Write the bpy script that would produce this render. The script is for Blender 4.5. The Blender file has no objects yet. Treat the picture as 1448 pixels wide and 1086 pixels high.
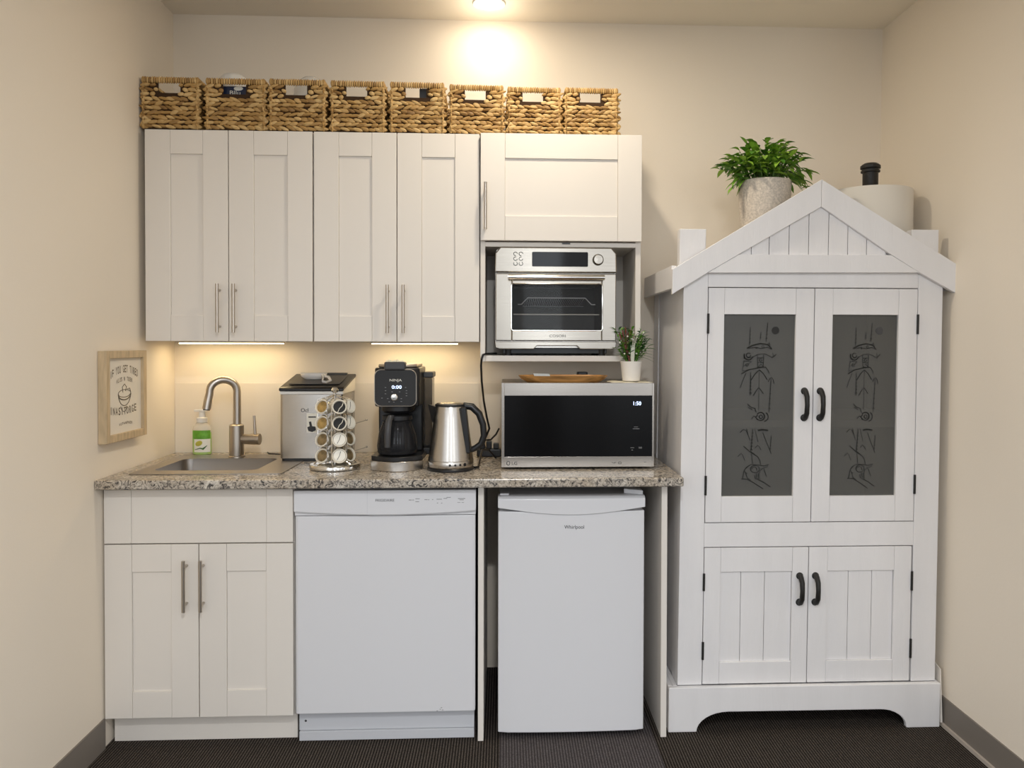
import bpy, bmesh, math, random
from mathutils import Vector, Matrix
import numpy as np
R = math.radians
S = bpy.context.scene
COL = S.collection

# ---------------------------------------------------------------- camera
cam_d = bpy.data.cameras.new('camera'); cam = bpy.data.objects.new('camera', cam_d); COL.objects.link(cam)
yaw, pitch, roll, foc = R(-2.6813), R(-.8693), R(.1459), 1115.33
fw = Vector((-math.sin(yaw)*math.cos(pitch), math.cos(yaw)*math.cos(pitch), math.sin(pitch)))
rt = Vector((math.cos(yaw), math.sin(yaw), 0)); up = rt.cross(fw)
rt2 = rt*math.cos(roll)+up*math.sin(roll); up2 = -rt*math.sin(roll)+up*math.cos(roll)
m = Matrix((rt2, up2, -fw)).transposed().to_4x4(); m.translation = Vector((1.3313, -3.2548, 1.342))
cam.matrix_world = m
cam_d.sensor_fit = 'HORIZONTAL'; cam_d.sensor_width = 36
cam_d.lens = foc*36/1448; cam_d.shift_x = -41.28/1448; cam_d.shift_y = -40.29/1448
cam_d.clip_start = .05
S.camera = cam

# ---------------------------------------------------------------- world, lights, exposure
S.view_settings.view_transform = 'Standard'; S.view_settings.look = 'None'
S.view_settings.gamma = 1; S.view_settings.use_curve_mapping = False
S.view_settings.exposure = 0.18
w = bpy.data.worlds.new('world'); S.world = w; w.use_nodes = True
bg = w.node_tree.nodes['Background']; bg.inputs[1].default_value = 1.16
def world_nodes():      # invented surround for steel reflections: dark below eye level, bright and dim bands above
    n, l = w.node_tree.nodes, w.node_tree.links
    tc = n.new('ShaderNodeTexCoord'); sp = n.new('ShaderNodeSeparateXYZ'); l.new(tc.outputs['Generated'], sp.inputs[0])
    cb = n.new('ShaderNodeCombineXYZ'); l.new(sp.outputs[0], cb.inputs[0])
    no = n.new('ShaderNodeTexNoise'); no.inputs['Scale'].default_value = 9; no.inputs['Detail'].default_value = 1; l.new(cb.outputs[0], no.inputs[0])
    r = n.new('ShaderNodeValToRGB'); l.new(no.outputs[0], r.inputs[0])
    r.color_ramp.elements[0].position = .42; r.color_ramp.elements[0].color = (.42, .40, .38, 1)
    r.color_ramp.elements[1].position = .56; r.color_ramp.elements[1].color = (1.5, 1.55, 1.62, 1)
    z = n.new('ShaderNodeMapRange'); l.new(sp.outputs[2], z.inputs[0])
    z.inputs['From Min'].default_value = -.12; z.inputs['From Max'].default_value = .06; z.inputs['To Min'].default_value = .26; z.inputs['To Max'].default_value = 1
    mx = n.new('ShaderNodeMix'); mx.data_type = 'RGBA'; mx.blend_type = 'MULTIPLY'; mx.inputs[0].default_value = 1
    l.new(r.outputs[0], mx.inputs[6]); l.new(z.outputs[0], mx.inputs[7]); l.new(mx.outputs[2], bg.inputs[0])
world_nodes()

def light(name, kind, loc, energy, color, rot=(0, 0, 0), **k):
    d = bpy.data.lights.new(name, kind); d.energy = energy; d.color = color
    for a, v in k.items(): setattr(d, a, v)
    o = bpy.data.objects.new(name, d); o.location = loc; o.rotation_euler = rot; COL.objects.link(o); return o
WARM = (1, .86, .66)
light('downlight_over_cabinets', 'AREA', (1.27, -.17, 2.650), 1.5, WARM, shape='DISK', size=.09)
light('ceiling_fill', 'POINT', (1.27, -.17, 2.55), .95, WARM, shadow_soft_size=.035)  # extra point light added under the fixture to brighten the ceiling
light('downlight_front', 'AREA', (1.50, -.76, 2.650), 8.6, (1, .88, .70), shape='DISK', size=.10)
light('room_fill', 'AREA', (1.4, -3.3, 2.650), 36, (.95, .975, 1), shape='DISK', size=.12)  # unseen cool fill light added near the camera, not a known fixture
for k, wx in enumerate((-.1, 1.75, 3.4)):
    light('rear_fill_strip', 'AREA', (wx, -6.1, 1.75), 8.5, (.86, .93, 1), rot=(R(90), 0, 0), shape='RECTANGLE', size=.42, size_y=1.5)  # added light strips, not real windows: fill and vertical streaks in the steel

# ---------------------------------------------------------------- materials
def lin(h):
    if isinstance(h, str):
        c = [int(h[i:i+2], 16)/255 for i in (0, 2, 4)]
        return tuple(x/12.92 if x <= .04045 else ((x+.055)/1.055)**2.4 for x in c)
    return tuple(h)
def nod(m): return m.node_tree.nodes, m.node_tree.links
def mat(name, col, rough=.5, metal=0, var=0., vscale=8, bump=0., bscale=60, emit=0, ecol=None, trans=0, alpha=1, ior=1.45, coat=0, stretch=None):
    m = bpy.data.materials.new(name); m.use_nodes = True
    n, l = nod(m); b = n['Principled BSDF']; c = lin(col)
    b.inputs['Base Color'].default_value = (*c, 1); b.inputs['Roughness'].default_value = rough
    b.inputs['Metallic'].default_value = metal; b.inputs['IOR'].default_value = ior
    if trans: b.inputs['Transmission Weight'].default_value = trans
    if coat: b.inputs['Coat Weight'].default_value = coat; b.inputs['Coat Roughness'].default_value = .08
    if alpha < 1: b.inputs['Alpha'].default_value = alpha
    if emit:
        b.inputs['Emission Color'].default_value = (*lin(ecol or col), 1); b.inputs['Emission Strength'].default_value = emit
    if var or bump:
        tc = n.new('ShaderNodeTexCoord'); mp = n.new('ShaderNodeMapping'); l.new(tc.outputs['Object'], mp.inputs[0])
        if stretch: mp.inputs['Scale'].default_value = stretch
    if var:
        t = n.new('ShaderNodeTexNoise'); t.inputs['Scale'].default_value = vscale; t.inputs['Detail'].default_value = 6; l.new(mp.outputs[0], t.inputs[0])
        r = n.new('ShaderNodeValToRGB'); l.new(t.outputs[0], r.inputs[0])
        r.color_ramp.elements[0].position = .3; r.color_ramp.elements[1].position = .7
        r.color_ramp.elements[0].color = (*[x*(1-var) for x in c], 1); r.color_ramp.elements[1].color = (*[min(1, x*(1+var)) for x in c], 1)
        l.new(r.outputs[0], b.inputs['Base Color'])
    if bump:
        t = n.new('ShaderNodeTexNoise'); t.inputs['Scale'].default_value = bscale; t.inputs['Detail'].default_value = 4; l.new(mp.outputs[0], t.inputs[0])
        bp = n.new('ShaderNodeBump'); bp.inputs['Strength'].default_value = bump; bp.inputs['Distance'].default_value = .01
        l.new(t.outputs[0], bp.inputs['Height']); l.new(bp.outputs[0], b.inputs['Normal'])
    return m
M = {}
M['wall'] = mat('wall_paint', (.86, .775, .655), .75, bump=.03, bscale=120)
M['ceil'] = mat('ceiling_paint', (.93, .865, .75), .85)
M['splash'] = mat('backsplash_panel', (.79, .712, .595), .55)
M['white'] = mat('white_laminate', (.80, .75, .685), .38)
M['carc'] = mat('white_melamine', (.76, .71, .645), .45)
M['paint'] = mat('white_brushed_paint', (.80, .785, .785), .5, var=.02, vscale=3, bump=.10, bscale=26, stretch=(6, 6, .6))
M['appl'] = mat('appliance_enamel', (.745, .745, .765), .28, coat=.2)
M['appl_grey'] = mat('appliance_grey_plastic', (.60, .61, .64), .4)
M['plastic_w'] = mat('white_plastic', (.78, .76, .72), .35)
M['base'] = mat('taupe_rubber_base', (.20, .175, .15), .55)
M['caulk'] = mat('pale_caulk', (.48, .42, .36), .6)
M['black'] = mat('black_plastic', (.012, .012, .013), .32)
M['blackgloss'] = mat('black_glass', (.004, .004, .0045), .07); M['blackgloss'].node_tree.nodes['Principled BSDF'].inputs['Specular IOR Level'].default_value = .22
M['panelblack'] = mat('soft_black_panel', (.014, .014, .015), .5)
M['darkgrey'] = mat('dark_grey_plastic', (.05, .05, .053), .4)
M['iron'] = mat('black_iron', (.012, .011, .010), .5, bump=.2, bscale=120)
M['nickel'] = mat('brushed_nickel', (.50, .45, .39), .33, 1)
M['chrome'] = mat('chrome', (.78, .76, .72), .12, 1)
M['steel'] = mat('brushed_steel', (.52, .49, .45), .27, 1, var=.06, vscale=30, stretch=(1, 1, 40))
M['steel_h'] = mat('brushed_steel_wide', (.42, .385, .345), .22, 1, var=.06, vscale=6, stretch=(1, 1, 60))
M['ovensteel'] = mat('oven_steel', (.37, .34, .295), .20, 1, var=.06, vscale=6, stretch=(1, 1, 60))
M['sinksteel'] = mat('sink_steel', (.42, .39, .36), .35, 1)
M['wood'] = mat('tray_wood', (.40, .20, .06), .4, var=.5, vscale=9, stretch=(1, 8, 8))
M['framewood'] = mat('pale_frame_wood', (.56, .43, .27), .6, var=.18, vscale=12, stretch=(6, 6, 1))
M['paper'] = mat('cream_paper', (.80, .74, .64), .8)
M['ink'] = mat('brown_ink', (.16, .125, .08), .8)
M['darkink'] = mat('dark_print', (.03, .03, .033), .6)
M['etch'] = mat('etched_line', (.012, .012, .011), .95)
M['greyink'] = mat('grey_print', (.30, .30, .31), .6)
M['led'] = mat('led_diffuser', (1, .9, .68), .5, emit=7, ecol=(1, .80, .45))
M['lamp'] = mat('downlight_diffuser', (1, .95, .85), .5, emit=16, ecol=(1, .92, .76))
M['digit'] = mat('lit_digits', (.5, .65, 1), .5, emit=2.6, ecol=(.55, .68, 1))
M['stem'] = mat('plant_stem', (.10, .19, .04), .6)
M['leaf'] = mat('plant_leaf', (.13, .30, .035), .5)
M['leafd'] = mat('dark_leaf', (.05, .13, .035), .5)
M['redstem'] = mat('red_brown_stem', (.20, .06, .04), .6)
M['bloom'] = mat('cream_bloom', (.75, .74, .62), .6)
M['soil'] = mat('potting_soil', (.03, .022, .015), .95, bump=.6, bscale=60)
M['pot'] = mat('speckled_pot', (.62, .55, .47), .7, var=.22, vscale=160)
M['potw'] = mat('white_pot', (.78, .74, .68), .45)
M['shade'] = mat('white_lamp_shade', (.74, .70, .63), .8)
M['soapliq'] = mat('green_soap', (.46, .66, .20), .2, alpha=.9)
M['soapclear'] = mat('clear_frosted_plastic', (.85, .80, .70), .25, alpha=.55)
M['labelgreen'] = mat('green_label', (.13, .36, .03), .4, var=.3, vscale=40)
M['labelwhite'] = mat('white_label', (.80, .78, .70), .4)
M['olive'] = mat('olive_print', (.45, .42, .06), .4)
M['scoop'] = mat('translucent_scoop', (.82, .80, .78), .3, alpha=.72)
M['navy'] = mat('navy_packet', (.02, .03, .07), .3)
M['kcream'] = mat('pod_cup', (.78, .73, .62), .35)
M['ktan'] = mat('pod_tan_lid', (.42, .28, .10), .3, metal=.4, var=.4, vscale=60)
M['kgrey'] = mat('pod_bronze_lid', (.25, .18, .09), .3, metal=.4, var=.5, vscale=60)
M['kblack'] = mat('pod_black_lid', (.010, .009, .008), .6)
M['kwhite'] = mat('pod_white_lid', (.78, .75, .66), .35)
M['inside'] = mat('hutch_inside', (.50, .50, .48), .8)
M['dim'] = mat('cavity_dark', (.03, .03, .03), .8)
M['napkin'] = mat('cream_napkin', (.78, .72, .56), .85)
M['bluepaper'] = mat('pale_blue_paper', (.45, .50, .55), .7)
M['ovenin'] = mat('oven_cavity', (.22, .21, .20), .5)
M['rackwire'] = mat('rack_wire', (.85, .83, .8), .4, .4)
M['bluefilm'] = mat('blue_film', (.20, .30, .50), .3)
M['clear'] = mat('clear_plastic_lid', (.85, .85, .83), .15, alpha=.45)

def glass_mat(name, col, alpha, rough=.04):
    m = bpy.data.materials.new(name); m.use_nodes = True; n, l = nod(m); b = n['Principled BSDF']
    b.inputs['Base Color'].default_value = (*col, 1); b.inputs['Roughness'].default_value = rough; b.inputs['Alpha'].default_value = alpha; b.inputs['Specular IOR Level'].default_value = .22; return m
M['ovenglass'] = glass_mat('tinted_oven_glass', (.02, .021, .022), .28)
M['carafe'] = glass_mat('carafe_glass', (.02, .02, .022), .72)
def frost():
    m = bpy.data.materials.new('frosted_glass'); m.use_nodes = True; n, l = nod(m); b = n['Principled BSDF']
    b.inputs['Base Color'].default_value = (.125, .123, .113, 1); b.inputs['Roughness'].default_value = .34; b.inputs['Alpha'].default_value = .66; b.inputs['Specular IOR Level'].default_value = .35
    tc = n.new('ShaderNodeTexCoord'); t = n.new('ShaderNodeTexNoise'); t.inputs['Scale'].default_value = 900; l.new(tc.outputs['Object'], t.inputs[0])
    bp = n.new('ShaderNodeBump'); bp.inputs['Strength'].default_value = .08; bp.inputs['Distance'].default_value = .002
    l.new(t.outputs[0], bp.inputs['Height']); l.new(bp.outputs[0], b.inputs['Normal']); return m
M['frost'] = frost()
def carpet(name, base, hi):
    m = bpy.data.materials.new(name); m.use_nodes = True; n, l = nod(m); b = n['Principled BSDF']; b.inputs['Roughness'].default_value = .95
    b.inputs['Specular IOR Level'].default_value = .1
    tc = n.new('ShaderNodeTexCoord')
    wv = n.new('ShaderNodeTexWave'); wv.inputs['Scale'].default_value = 34; wv.inputs['Distortion'].default_value = 2.5; wv.inputs['Detail'].default_value = 2; wv.inputs['Detail Scale'].default_value = 12
    no = n.new('ShaderNodeTexNoise'); no.inputs['Scale'].default_value = 210; no.inputs['Detail'].default_value = 3
    l.new(tc.outputs['Object'], wv.inputs[0]); l.new(tc.outputs['Object'], no.inputs[0])
    mx = n.new('ShaderNodeMath'); mx.operation = 'MULTIPLY'; l.new(wv.outputs['Fac'], mx.inputs[0]); l.new(no.outputs[0], mx.inputs[1])
    r = n.new('ShaderNodeValToRGB'); l.new(mx.outputs[0], r.inputs[0])
    r.color_ramp.elements[0].position = .12; r.color_ramp.elements[0].color = (*base, 1)
    r.color_ramp.elements[1].position = .62; r.color_ramp.elements[1].color = (*hi, 1)
    l.new(r.outputs[0], b.inputs['Base Color'])
    bp = n.new('ShaderNodeBump'); bp.inputs['Strength'].default_value = .8; bp.inputs['Distance'].default_value = .006
    l.new(mx.outputs[0], bp.inputs['Height']); l.new(bp.outputs[0], b.inputs['Normal']); return m
M['carpet'] = carpet('ribbed_dark_carpet', (.016, .013, .011), (.150, .125, .105))
M['carpet2'] = carpet('grey_brown_carpet_strip', (.05, .044, .045), (.17, .15, .15))
def stone():
    m = bpy.data.materials.new('speckled_stone_laminate'); m.use_nodes = True; n, l = nod(m); b = n['Principled BSDF']; b.inputs['Roughness'].default_value = .22
    tc = n.new('ShaderNodeTexCoord')
    a = n.new('ShaderNodeTexNoise'); a.inputs['Scale'].default_value = 55; a.inputs['Detail'].default_value = 5; a.inputs['Distortion'].default_value = 2.2
    d = n.new('ShaderNodeTexNoise'); d.inputs['Scale'].default_value = 9; d.inputs['Detail'].default_value = 4
    v = n.new('ShaderNodeTexVoronoi'); v.inputs['Scale'].default_value = 150
    for t in (a, d, v): l.new(tc.outputs['Object'], t.inputs[0])
    r = n.new('ShaderNodeValToRGB'); e = r.color_ramp.elements
    e[0].position = .30; e[0].color = (.030, .028, .027, 1); e[1].position = .70; e[1].color = (.72, .68, .61, 1)
    for p, c in ((.40, (.13, .12, .112)), (.47, (.38, .345, .30)), (.57, (.55, .50, .43))): x = e.new(p); x.color = (*c, 1)
    l.new(a.outputs[0], r.inputs[0])
    r2 = n.new('ShaderNodeValToRGB'); r2.color_ramp.elements[0].position = .05; r2.color_ramp.elements[0].color = (.35, .32, .30, 1); r2.color_ramp.elements[1].position = .35; r2.color_ramp.elements[1].color = (1, 1, 1, 1)
    l.new(v.outputs[0], r2.inputs[0])
    r3 = n.new('ShaderNodeValToRGB'); r3.color_ramp.elements[0].position = .35; r3.color_ramp.elements[0].color = (.80, .72, .62, 1); r3.color_ramp.elements[1].position = .65; r3.color_ramp.elements[1].color = (1, 1, 1, 1)
    l.new(d.outputs[0], r3.inputs[0])
    for src in (r2, r3):
        mx = n.new('ShaderNodeMix'); mx.data_type = 'RGBA'; mx.blend_type = 'MULTIPLY'; mx.inputs[0].default_value = .8
        l.new((r.outputs[0] if src is r2 else last.outputs[2]), mx.inputs[6]); l.new(src.outputs[0], mx.inputs[7]); last = mx
    l.new(last.outputs[2], b.inputs['Base Color']); return m
M['stone'] = stone()
def weave(name, dark, mid, hi):
    m = bpy.data.materials.new(name); m.use_nodes = True; n, l = nod(m); b = n['Principled BSDF']; b.inputs['Roughness'].default_value = .55
    g = n.new('ShaderNodeNewGeometry'); r = n.new('ShaderNodeValToRGB'); e = r.color_ramp.elements
    tc = n.new('ShaderNodeTexCoord'); t = n.new('ShaderNodeTexNoise'); t.inputs['Scale'].default_value = 22; l.new(tc.outputs['Object'], t.inputs[0])
    ad = n.new('ShaderNodeMath'); ad.operation = 'MULTIPLY_ADD'; ad.inputs[1].default_value = .55; l.new(g.outputs['Random Per Island'], ad.inputs[0])
    sc = n.new('ShaderNodeMath'); sc.operation = 'MULTIPLY'; sc.inputs[1].default_value = .5; l.new(t.outputs[0], sc.inputs[0]); l.new(sc.outputs[0], ad.inputs[2])
    e[0].position = .12; e[0].color = (*dark, 1); e[1].position = .85; e[1].color = (*hi, 1); x = e.new(.5); x.color = (*mid, 1)
    l.new(ad.outputs[0], r.inputs[0]); l.new(r.outputs[0], b.inputs['Base Color'])
    t2 = n.new('ShaderNodeTexNoise'); t2.inputs['Scale'].default_value = 180; mp = n.new('ShaderNodeMapping'); mp.inputs['Scale'].default_value = (.2, 1, 1); l.new(tc.outputs['Object'], mp.inputs[0]); l.new(mp.outputs[0], t2.inputs[0])
    bp = n.new('ShaderNodeBump'); bp.inputs['Strength'].default_value = .4; bp.inputs['Distance'].default_value = .004; l.new(t2.outputs[0], bp.inputs['Height']); l.new(bp.outputs[0], b.inputs['Normal']); return m
M['weave'] = weave('water_hyacinth_weave', (.20, .10, .028), (.46, .275, .09), (.70, .49, .22))
M['weave_in'] = mat('basket_backing', (.045, .022, .008), .95)  # near-black colour paints in the shade of the gaps between strands

# ---------------------------------------------------------------- mesh builder
class MB:
    def __init__(self): self.bm = bmesh.new()
    def _add(self, vs, fs):
        v = [self.bm.verts.new(p) for p in vs]
        for f in fs:
            try: self.bm.faces.new([v[i] for i in f])
            except ValueError: pass
        return self
    def box(self, x0, x1, y0, y1, z0, z1):
        return self._add([(x, y, z) for x in (x0, x1) for y in (y0, y1) for z in (z0, z1)],
                         [(0, 1, 3, 2), (4, 6, 7, 5), (0, 4, 5, 1), (2, 3, 7, 6), (0, 2, 6, 4), (1, 5, 7, 3)])
    def prism(self, pts, y0, y1):      # polygon in x,z extruded along y
        n = len(pts)
        return self._add([(p[0], y0, p[1]) for p in pts]+[(p[0], y1, p[1]) for p in pts],
                         [tuple(range(n)), tuple(range(2*n-1, n-1, -1))]+[(i, i+n, (i+1) % n+n, (i+1) % n) for i in range(n)])
    def prismx(self, pts, x0, x1):     # polygon in y,z extruded along x
        n = len(pts)
        return self._add([(x0, p[0], p[1]) for p in pts]+[(x1, p[0], p[1]) for p in pts],
                         [tuple(range(n)), tuple(range(2*n-1, n-1, -1))]+[(i, i+n, (i+1) % n+n, (i+1) % n) for i in range(n)])
    def prismz(self, pts, z0, z1):
        n = len(pts)
        return self._add([(p[0], p[1], z0) for p in pts]+[(p[0], p[1], z1) for p in pts],
                         [tuple(range(n)), tuple(range(2*n-1, n-1, -1))]+[(i, i+n, (i+1) % n+n, (i+1) % n) for i in range(n)])
    def lathe(self, c, prof, n=32, axis=None, sx=1, sy=1):   # prof: [(r, h)] along axis from c
        ax = Vector(axis or (0, 0, 1)).normalized(); u = ax.orthogonal().normalized()
        if axis is None: u = Vector((1, 0, 0))
        v = ax.cross(u); c = Vector(c); vs = []; fs = []
        for r, h in prof:
            for k in range(n):
                a = 2*math.pi*k/n; vs.append(c+ax*h+u*(r*sx*math.cos(a))+v*(r*sy*math.sin(a)))
        for i in range(len(prof)-1):
            for k in range(n): fs.append((i*n+k, i*n+(k+1) % n, (i+1)*n+(k+1) % n, (i+1)*n+k))
        fs.append(tuple(range(n-1, -1, -1))); fs.append(tuple(range((len(prof)-1)*n, len(prof)*n)))
        return self._add(vs, fs)
    def tube(self, pts, r, n=8, closed=False, flat=1.0):
        P = [Vector(p) for p in pts]; L = len(P); vs = []; fs = []; prev = None
        rs = r if isinstance(r, (list, tuple)) else [r]*L
        for i, p in enumerate(P):
            if closed: t = P[(i+1) % L]-P[i-1]
            else: t = P[min(i+1, L-1)]-P[max(i-1, 0)]
            t = t.normalized() if t.length > 1e-9 else Vector((0, 0, 1))
            u = t.orthogonal().normalized() if prev is None else (prev-t*prev.dot(t))
            u = u.normalized() if u.length > 1e-6 else t.orthogonal().normalized(); prev = u; v = t.cross(u)
            for k in range(n):
                a = 2*math.pi*k/n; vs.append(p+u*(rs[i]*math.cos(a))+v*(rs[i]*flat*math.sin(a)))
        for i in range(L if closed else L-1):
            j = (i+1) % L
            for k in range(n): fs.append((i*n+k, i*n+(k+1) % n, j*n+(k+1) % n, j*n+k))
        if not closed: fs.append(tuple(range(n-1, -1, -1))); fs.append(tuple(range((L-1)*n, L*n)))
        return self._add(vs, fs)
    def ell(self, c, ax, n=8, mth=5):    # ellipsoid with axis vectors ax=(a,b,c)
        c = Vector(c); A = [Vector(a) for a in ax]; vs = []; fs = []
        for i in range(1, mth):
            th = math.pi*i/mth
            for k in range(n):
                a = 2*math.pi*k/n; vs.append(c+A[0]*math.cos(th)+A[1]*(math.sin(th)*math.cos(a))+A[2]*(math.sin(th)*math.sin(a)))
        vs += [c+A[0], c-A[0]]; T = len(vs)-2
        for i in range(mth-2):
            for k in range(n): fs.append((i*n+k, i*n+(k+1) % n, (i+1)*n+(k+1) % n, (i+1)*n+k))
        for k in range(n): fs.append((T, (k+1) % n, k)); fs.append((T+1, (mth-2)*n+k, (mth-2)*n+(k+1) % n))
        return self._add(vs, fs)
    def rbox(self, x0, x1, z0, z1, y0, y1, rad, n=5):   # rounded rectangle in x,z extruded in y
        return self.prism(rrect(x0, x1, z0, z1, rad, n), y0, y1)
    def leaf(self, base, d, length, width, droop=.3, nseg=4, up=(0, 0, 1)):
        d = Vector(d).normalized(); s = d.cross(Vector(up)); s = s.normalized() if s.length > .05 else Vector((1, 0, 0)); nn = s.cross(d)
        vs = []; fs = []
        for i in range(nseg+1):
            t = i/nseg; wd = width*math.sin(math.pi*min(1, .08+t*.92))**.8*.5 if t < 1 else 0.0005
            p = Vector(base)+d*(length*t)-Vector((0, 0, 1))*(droop*length*t*t)
            vs += [p-s*wd+nn*wd*.35, p, p+s*wd+nn*wd*.35]
        for i in range(nseg):
            a = i*3; fs += [(a, a+1, a+4, a+3), (a+1, a+2, a+5, a+4)]
        return self._add(vs, fs)
    def build(self, name, m, parent=None, smooth=False, bevel=0, shear=0, seg=2):
        bm = self.bm
        if shear:
            for v in bm.verts: v.co.x += shear*v.co.z
        bmesh.ops.recalc_face_normals(bm, faces=bm.faces[:])
        me = bpy.data.meshes.new(name)
        off = Vector((0, 0, 0)); p = parent
        while p is not None: off += p.location; p = p.parent
        for v in bm.verts: v.co -= off
        bm.to_mesh(me); bm.free(); me.materials.append(M[m] if isinstance(m, str) else m)
        o = bpy.data.objects.new(name, me); COL.objects.link(o)
        if parent: o.parent = parent
        if smooth:
            for f in me.polygons: f.use_smooth = True
            try: me.set_sharp_from_angle(angle=R(38))
            except Exception: pass
        if bevel:
            b = o.modifiers.new('bevel', 'BEVEL'); b.width = bevel; b.segments = seg; b.limit_method = 'ANGLE'; b.angle_limit = R(40); b.harden_normals = False
        return o
def rrect(x0, x1, z0, z1, rad, n=5):
    pts = []
    for cx, cz, a0 in ((x1-rad, z1-rad, 0), (x0+rad, z1-rad, 90), (x0+rad, z0+rad, 180), (x1-rad, z0+rad, 270)):
        for i in range(n+1):
            a = R(a0+90*i/n); pts.append((cx+rad*math.cos(a), cz+rad*math.sin(a)))
    return pts
def tag(o, label=None, cat=None, group=None, kind=None):
    if label: o['label'] = label
    if cat: o['category'] = cat
    if group: o['group'] = group
    if kind: o['kind'] = kind
    return o
def thing(name, loc, label, cat, group=None):
    o = bpy.data.objects.new(name, None); o.empty_display_size = .05; o.location = loc; COL.objects.link(o)
    return tag(o, label, cat, group)
def dup(root, loc, label, scale=None):
    r = root.copy(); COL.objects.link(r); r.location = loc; r['label'] = label
    if scale: r.scale = scale
    for ch in list(root.children):
        c = ch.copy(); COL.objects.link(c); c.parent = r
        for g in list(ch.children):
            d = g.copy(); COL.objects.link(d); d.parent = c
    return r
def text(name, s, x, y, z, size, m, parent, width=None, side='front', extrude=.0006, align='CENTER', shear=0, bold=0):
    """raised print: front faces -y, left faces +x (on the left wall; x is then the wall plane, y the centre)"""
    cu = bpy.data.curves.new('lettering', 'FONT'); cu.body = s; cu.size = 1; cu.extrude = 0; cu.offset = bold; cu.align_x = align; cu.resolution_u = 3
    t = bpy.data.objects.new('lettering', cu); COL.objects.link(t)
    me = bpy.data.meshes.new_from_object(t.evaluated_get(bpy.context.evaluated_depsgraph_get()))
    bpy.data.objects.remove(t)
    if not me.vertices: return None
    xs = [v.co.x for v in me.vertices]; sx = size
    if width: sx = width/(max(xs)-min(xs))
    off = Vector((0, 0, 0)); p = parent
    while p is not None: off += p.location; p = p.parent
    for v in me.vertices:
        a, b = v.co.x*sx, v.co.y*size
        v.co = (Vector((x+a+shear*b, y, z+b)) if side == 'front' else Vector((x, y+a, z+b)))-off
    me.materials.append(M[m]); me.name = name
    o = bpy.data.objects.new(name, me); COL.objects.link(o); o.parent = parent
    return o
def structure(name, mb, m, **k):
    return tag(mb.build(name, m, **k), kind='structure')

# ---------------------------------------------------------------- room shell
H = 2.662
structure('floor', MB().box(-.1, 3.1, -6.2, .12, -.10, 0), 'carpet')
structure('ceiling', MB().box(-.1, 3.1, -3.7, .12, H, H+.1), 'ceil')
structure('wall_back', MB().box(-.12, 3.1, 0, .12, 0, H), 'wall')
structure('wall_left', MB().prismz([(0, 0), (-.12, 0), (-.12, -2.0), (.028, -2.0), (.013, -.66)], 0, H), 'wall')
structure('wall_right', MB()._add([(2.885, 0, 0), (2.913, 0, H), (2.907, -2.0, H), (2.879, -2.0, 0), (3.1, 0, 0), (3.1, 0, H), (3.1, -2.0, H), (3.1, -2.0, 0)],
          [(0, 1, 2, 3), (4, 7, 6, 5), (0, 3, 7, 4), (1, 5, 6, 2), (0, 4, 5, 1), (3, 2, 6, 7)]), 'wall')
structure('trim_1', MB().box(.002, 1.93, -.003, 0, .897, 1.178), 'splash')
def coved(x_at, sgn):
    b = MB()
    for ya, yb in ((-.605 if sgn < 0 else 0, -2.0),):
        xa, xb = x_at(ya), x_at(yb)
        t = .006
        b._add([(xa, ya, 0), (xa-sgn*t, ya, 0), (xa-sgn*t, ya, .1), (xa, ya, .1), (xb, yb, 0), (xb-sgn*t, yb, 0), (xb-sgn*t, yb, .1), (xb, yb, .1)],
               [(0, 1, 2, 3), (7, 6, 5, 4), (0, 4, 5, 1), (1, 5, 6, 2), (2, 6, 7, 3), (3, 7, 4, 0)])
    return b
structure('baseboard_left', coved(lambda y: -.0015+(-y-.66)*.0105+.0145, -1), 'base')
structure('baseboard_right', coved(lambda y: 2.886+y*.0031, 1), 'base')
b = MB()._add([(2.879, -.02, 0), (2.870, -.02, 0), (2.870, -.02, .012), (2.879, -.02, .012), (2.873, -2.0, 0), (2.864, -2.0, 0), (2.864, -2.0, .012), (2.873, -2.0, .012)],
              [(0, 1, 2, 3), (7, 6, 5, 4), (0, 4, 5, 1), (1, 5, 6, 2), (2, 6, 7, 3), (3, 7, 4, 0)])
structure('trim_2', b, 'caulk')
tag(MB().box(1.318, 1.842, -1.6, -.03, .0005, .006).build('carpet_strip', 'carpet2'), 'lighter grey brown carpet strip running out from under the small fridge', 'carpet')

# recessed light
t = thing('recessed_light', (1.27, -.17, H), 'round glowing recessed ceiling light above the row of baskets', 'ceiling light')
MB().lathe((1.27, -.17, H-.006), [(.045, 0), (.062, 0), (.064, .003), (.064, .0058)], 40).build('trim_ring', 'plastic_w', t, smooth=True)
MB().lathe((1.27, -.17, H-.009), [(.02, -.006), (.036, -.003), (.044, .001), (.046, .004)], 40).build('diffuser', 'lamp', t, smooth=True)

# ---------------------------------------------------------------- doors and cabinets
def shaker(b, x0, x1, z0, z1, y, st, rl_t, rl_b, th=.019, rec=.007):
    """front face at y, thickness going +y"""
    b.box(x0, x0+st, y, y+th, z0, z1); b.box(x1-st, x1, y, y+th, z0, z1)
    b.box(x0+st+.0006, x1-st-.0006, y+.0009, y+th, z1-rl_t, z1); b.box(x0+st+.0006, x1-st-.0006, y+.0009, y+th, z0, z0+rl_b)
    b.box(x0+st+.0002, x1-st-.0002, y+rec, y+th, z0+rl_b-.001, z1-rl_t+.001)
    return b
def bar_handle(x, z0, z1, y, parent, r=.0058):
    b = MB(); b.tube([(x, y-.030, z0), (x, y-.030, z1)], r, 14)
    for z in (z0+.022, z1-.022): b.tube([(x, y+.001, z), (x, y-.030, z)], r*.75, 10)
    return b.build('handle', 'nickel', parent, smooth=True)

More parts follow.
